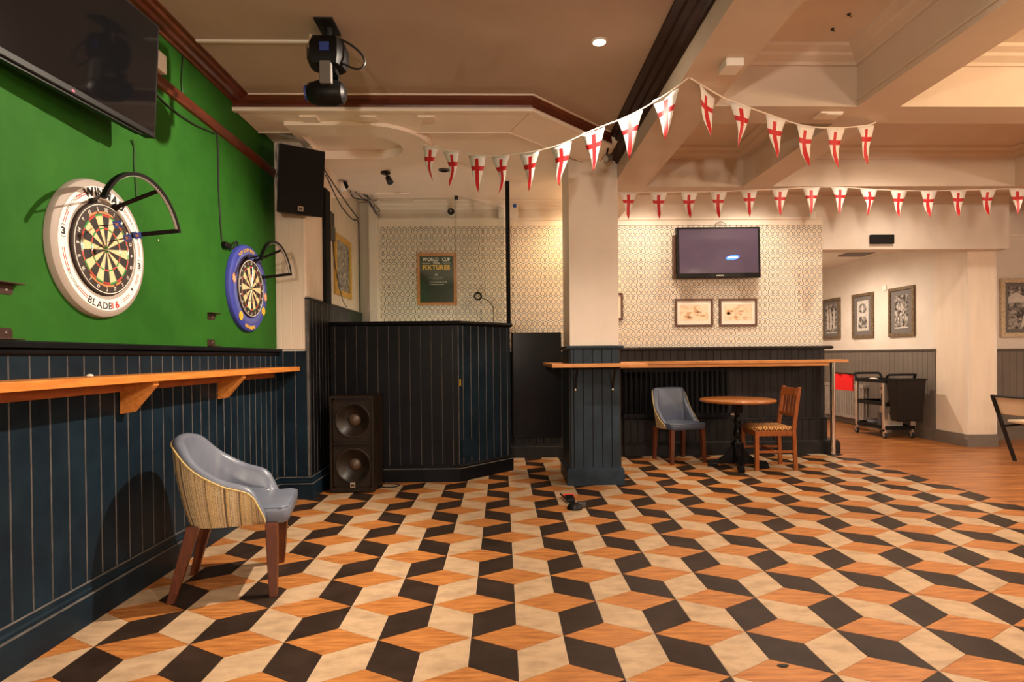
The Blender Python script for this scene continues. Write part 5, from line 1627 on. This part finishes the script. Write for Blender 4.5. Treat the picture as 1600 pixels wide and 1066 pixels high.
def lump(x, y, z, rx, ry, rz, m_, name, label, cat, seed, group=None):
    r = random.Random(seed)
    rings = []
    for i in range(7):
        f = i / 6
        k = math.sin(PI * (.12 + .80 * f)) ** .7
        rings.append([(x + rx * k * math.cos(2 * PI * q / 14) * r.uniform(.75, 1.05), y + ry * k * math.sin(2 * PI * q / 14) * r.uniform(.75, 1.05), z + rz * f) for q in range(14)])
    return tag(MB().loft(rings).build(name, m_, smooth=70), label, cat, group)
lump(5.66, 8.66, .142, .10, .13, .10, 'cloth_grey', 'cleaning_cloth', 'crumpled grey cloth heaped on the bottom trolley tray', 'cloth', 3)
tag(bx(5.60, 5.80, 8.24, 8.40, .142, .36).build('carton', 'box_white', bevel=.004), 'pale carton standing on the bottom trolley tray', 'carton')
tag(bx(5.62, 5.76, 8.43, 8.54, .142, .34).build('grey_tub', 'cloth_grey', bevel=.01), 'grey tub beside the pale carton on the trolley', 'tub')
lump(5.62, 8.62, .812, .06, .11, .05, 'box_white', 'paper_cups', 'small pale bits heaped on the top trolley tray', 'litter', 5)
t = thing('spray_bottle', 'dark bottle standing on the middle trolley tray', 'bottle', (5.70, 8.50, .482))
MB(Matrix.Translation((5.70, 8.50, .482))).lathe([(.04, 0), (.042, .02), (.042, .14), (.018, .18), (.016, .21)], 16).build('bottle', 'black_gloss', t, smooth=True)
MB().box(5.66, 5.72, 8.485, 8.515, .69, .725).build('spray_head', 'black_plastic', t, bevel=.004)
# ------------------------------------------------------------------ chair at the right edge
t = thing('metal_chair', 'black metal chair with cream back pad at the right edge of the wood floor', 'chair', (5.85, 6.2, 0))
for y in (5.98, 6.40):
    MB().box(-.016, .016, -.012, .012, 0, 1.0, M=frame((5.80, y, .0), (.955, 0, .296), (0, 1, 0), Vector((-.262, 0, .75)))).build('rear_post', 'black_iron', t)
    MB().cyl((6.22, y, 0), (6.16, y, .45), .014, n=8).build('front_leg', 'black_iron', t)
    MB().cyl((5.69, y, .40), (6.18, y, .44), .013, n=8).build('side_rail', 'black_iron', t)
bx(5.70, 6.20, 5.99, 6.39, .44, .475).build('seat', 'cushion_cream', t, bevel=.012)
MB(frame((5.80, 6.19, 0), (.944, 0, .33), (0, 1, 0), Vector((-.33, 0, .944)))).box(.012, .05, -.20, .20, .56, .77).build('back_pad', 'cushion_cream', t, bevel=.012)
MB().cyl((5.54, 5.97, .745), (5.54, 6.41, .745), .014, n=8).build('top_rail', 'black_iron', t)
# ------------------------------------------------------------------ tool and scrap on the floor
t = thing('hand_tool', 'small dark hand tool with a red end lying on the tiles by the column', 'tool', (.55, 4.85, 0))
bx(.53, .605, 4.86, 5.02, .0, .035).build('body', 'black_plastic', t, bevel=.008)
bx(.52, .615, 5.02, 5.06, .004, .034).build('red_end', 'tool_red', t, bevel=.006)
MB().cyl((.50, 5.06, .03), (.545, 4.72, .03), .008, n=8).build('blade', 'chrome', t)
MB(Matrix.Translation((.575, 4.68, 0))).lathe([(.062, 0), (.065, .01), (.05, .035), (.02, .05)], 16).build('head', 'black_plastic', t, smooth=True)
bx(.60, .67, 4.70, 4.76, .0, .045).build('clamp_jaw', 'tool_grey', t, bevel=.005)
tag(MB(Matrix.Translation((1.107, 2.272, 0))).prism([(-.024, 0), (-.012, -.012), (.010, -.012), (.024, -.002), (.016, .010), (-.014, .010)], .0005, .004).build('dark_scrap', 'black_iron'), 'small dark scrap lying on the nearest floor tiles', 'scrap')
for o in bpy.data.objects:
    if '_o' in o:
        del o['_o']
# ------------------------------------------------------------------ pieces that belong to a part become its sub-parts
SUB = {'hub': 'wheel', 'seam': 'seat', 'dust_cap': 'cone', 'piping': 'outer_shell', 'lettering': 'face', 'emblem': 'face', 'red_stripe': 'face', 'red_bars': 'face',
       'yellow_badge': 'ring', 'peach_badge': 'ring', 'spider_wire': 'board', 'number_ring': 'board', 'brand_print': 'board', 'segments': 'board', 'badge': 'cabinet',
       'screen_logo': 'panel', 'screen_lettering': 'panel', 'standby_light': 'casing', 'lens': 'head', 'skirting_bead': 'skirting', 'figures': 'print',
       'highlight': 'print', 'divider': 'print', 'white_lettering': 'print', 'yellow_lettering': 'print', 'heading_band': 'print', 'foot_pad': 'foot',
       'screw_head': 'iron_plate', 'diffuser': 'light_arc', 'clip': 'arm', 'lead': 'adaptor_body', 'bin_rim': 'bin', 'screw': 'plate', 'caster_fork': 'caster_stem', 'rocker': 'plate'}
kids = {}
for o in bpy.data.objects:
    if o.parent is not None and o.parent.type == 'EMPTY' and o.type == 'MESH':
        kids.setdefault(o.parent.name, []).append(o)
for lst in kids.values():
    by = {}
    for o in lst:
        by.setdefault(o.name.split('.')[0], []).append(o)
    for nm, host in SUB.items():
        if nm in by:
            hosts = by.get(host) or (by.get('ring') if nm == 'lettering' else None) or (by.get('casing') if nm == 'lettering' else None)
            if not hosts:
                continue
            for i, o in enumerate(by[nm]):
                o.parent = hosts[i] if len(hosts) == len(by[nm]) else hosts[0]
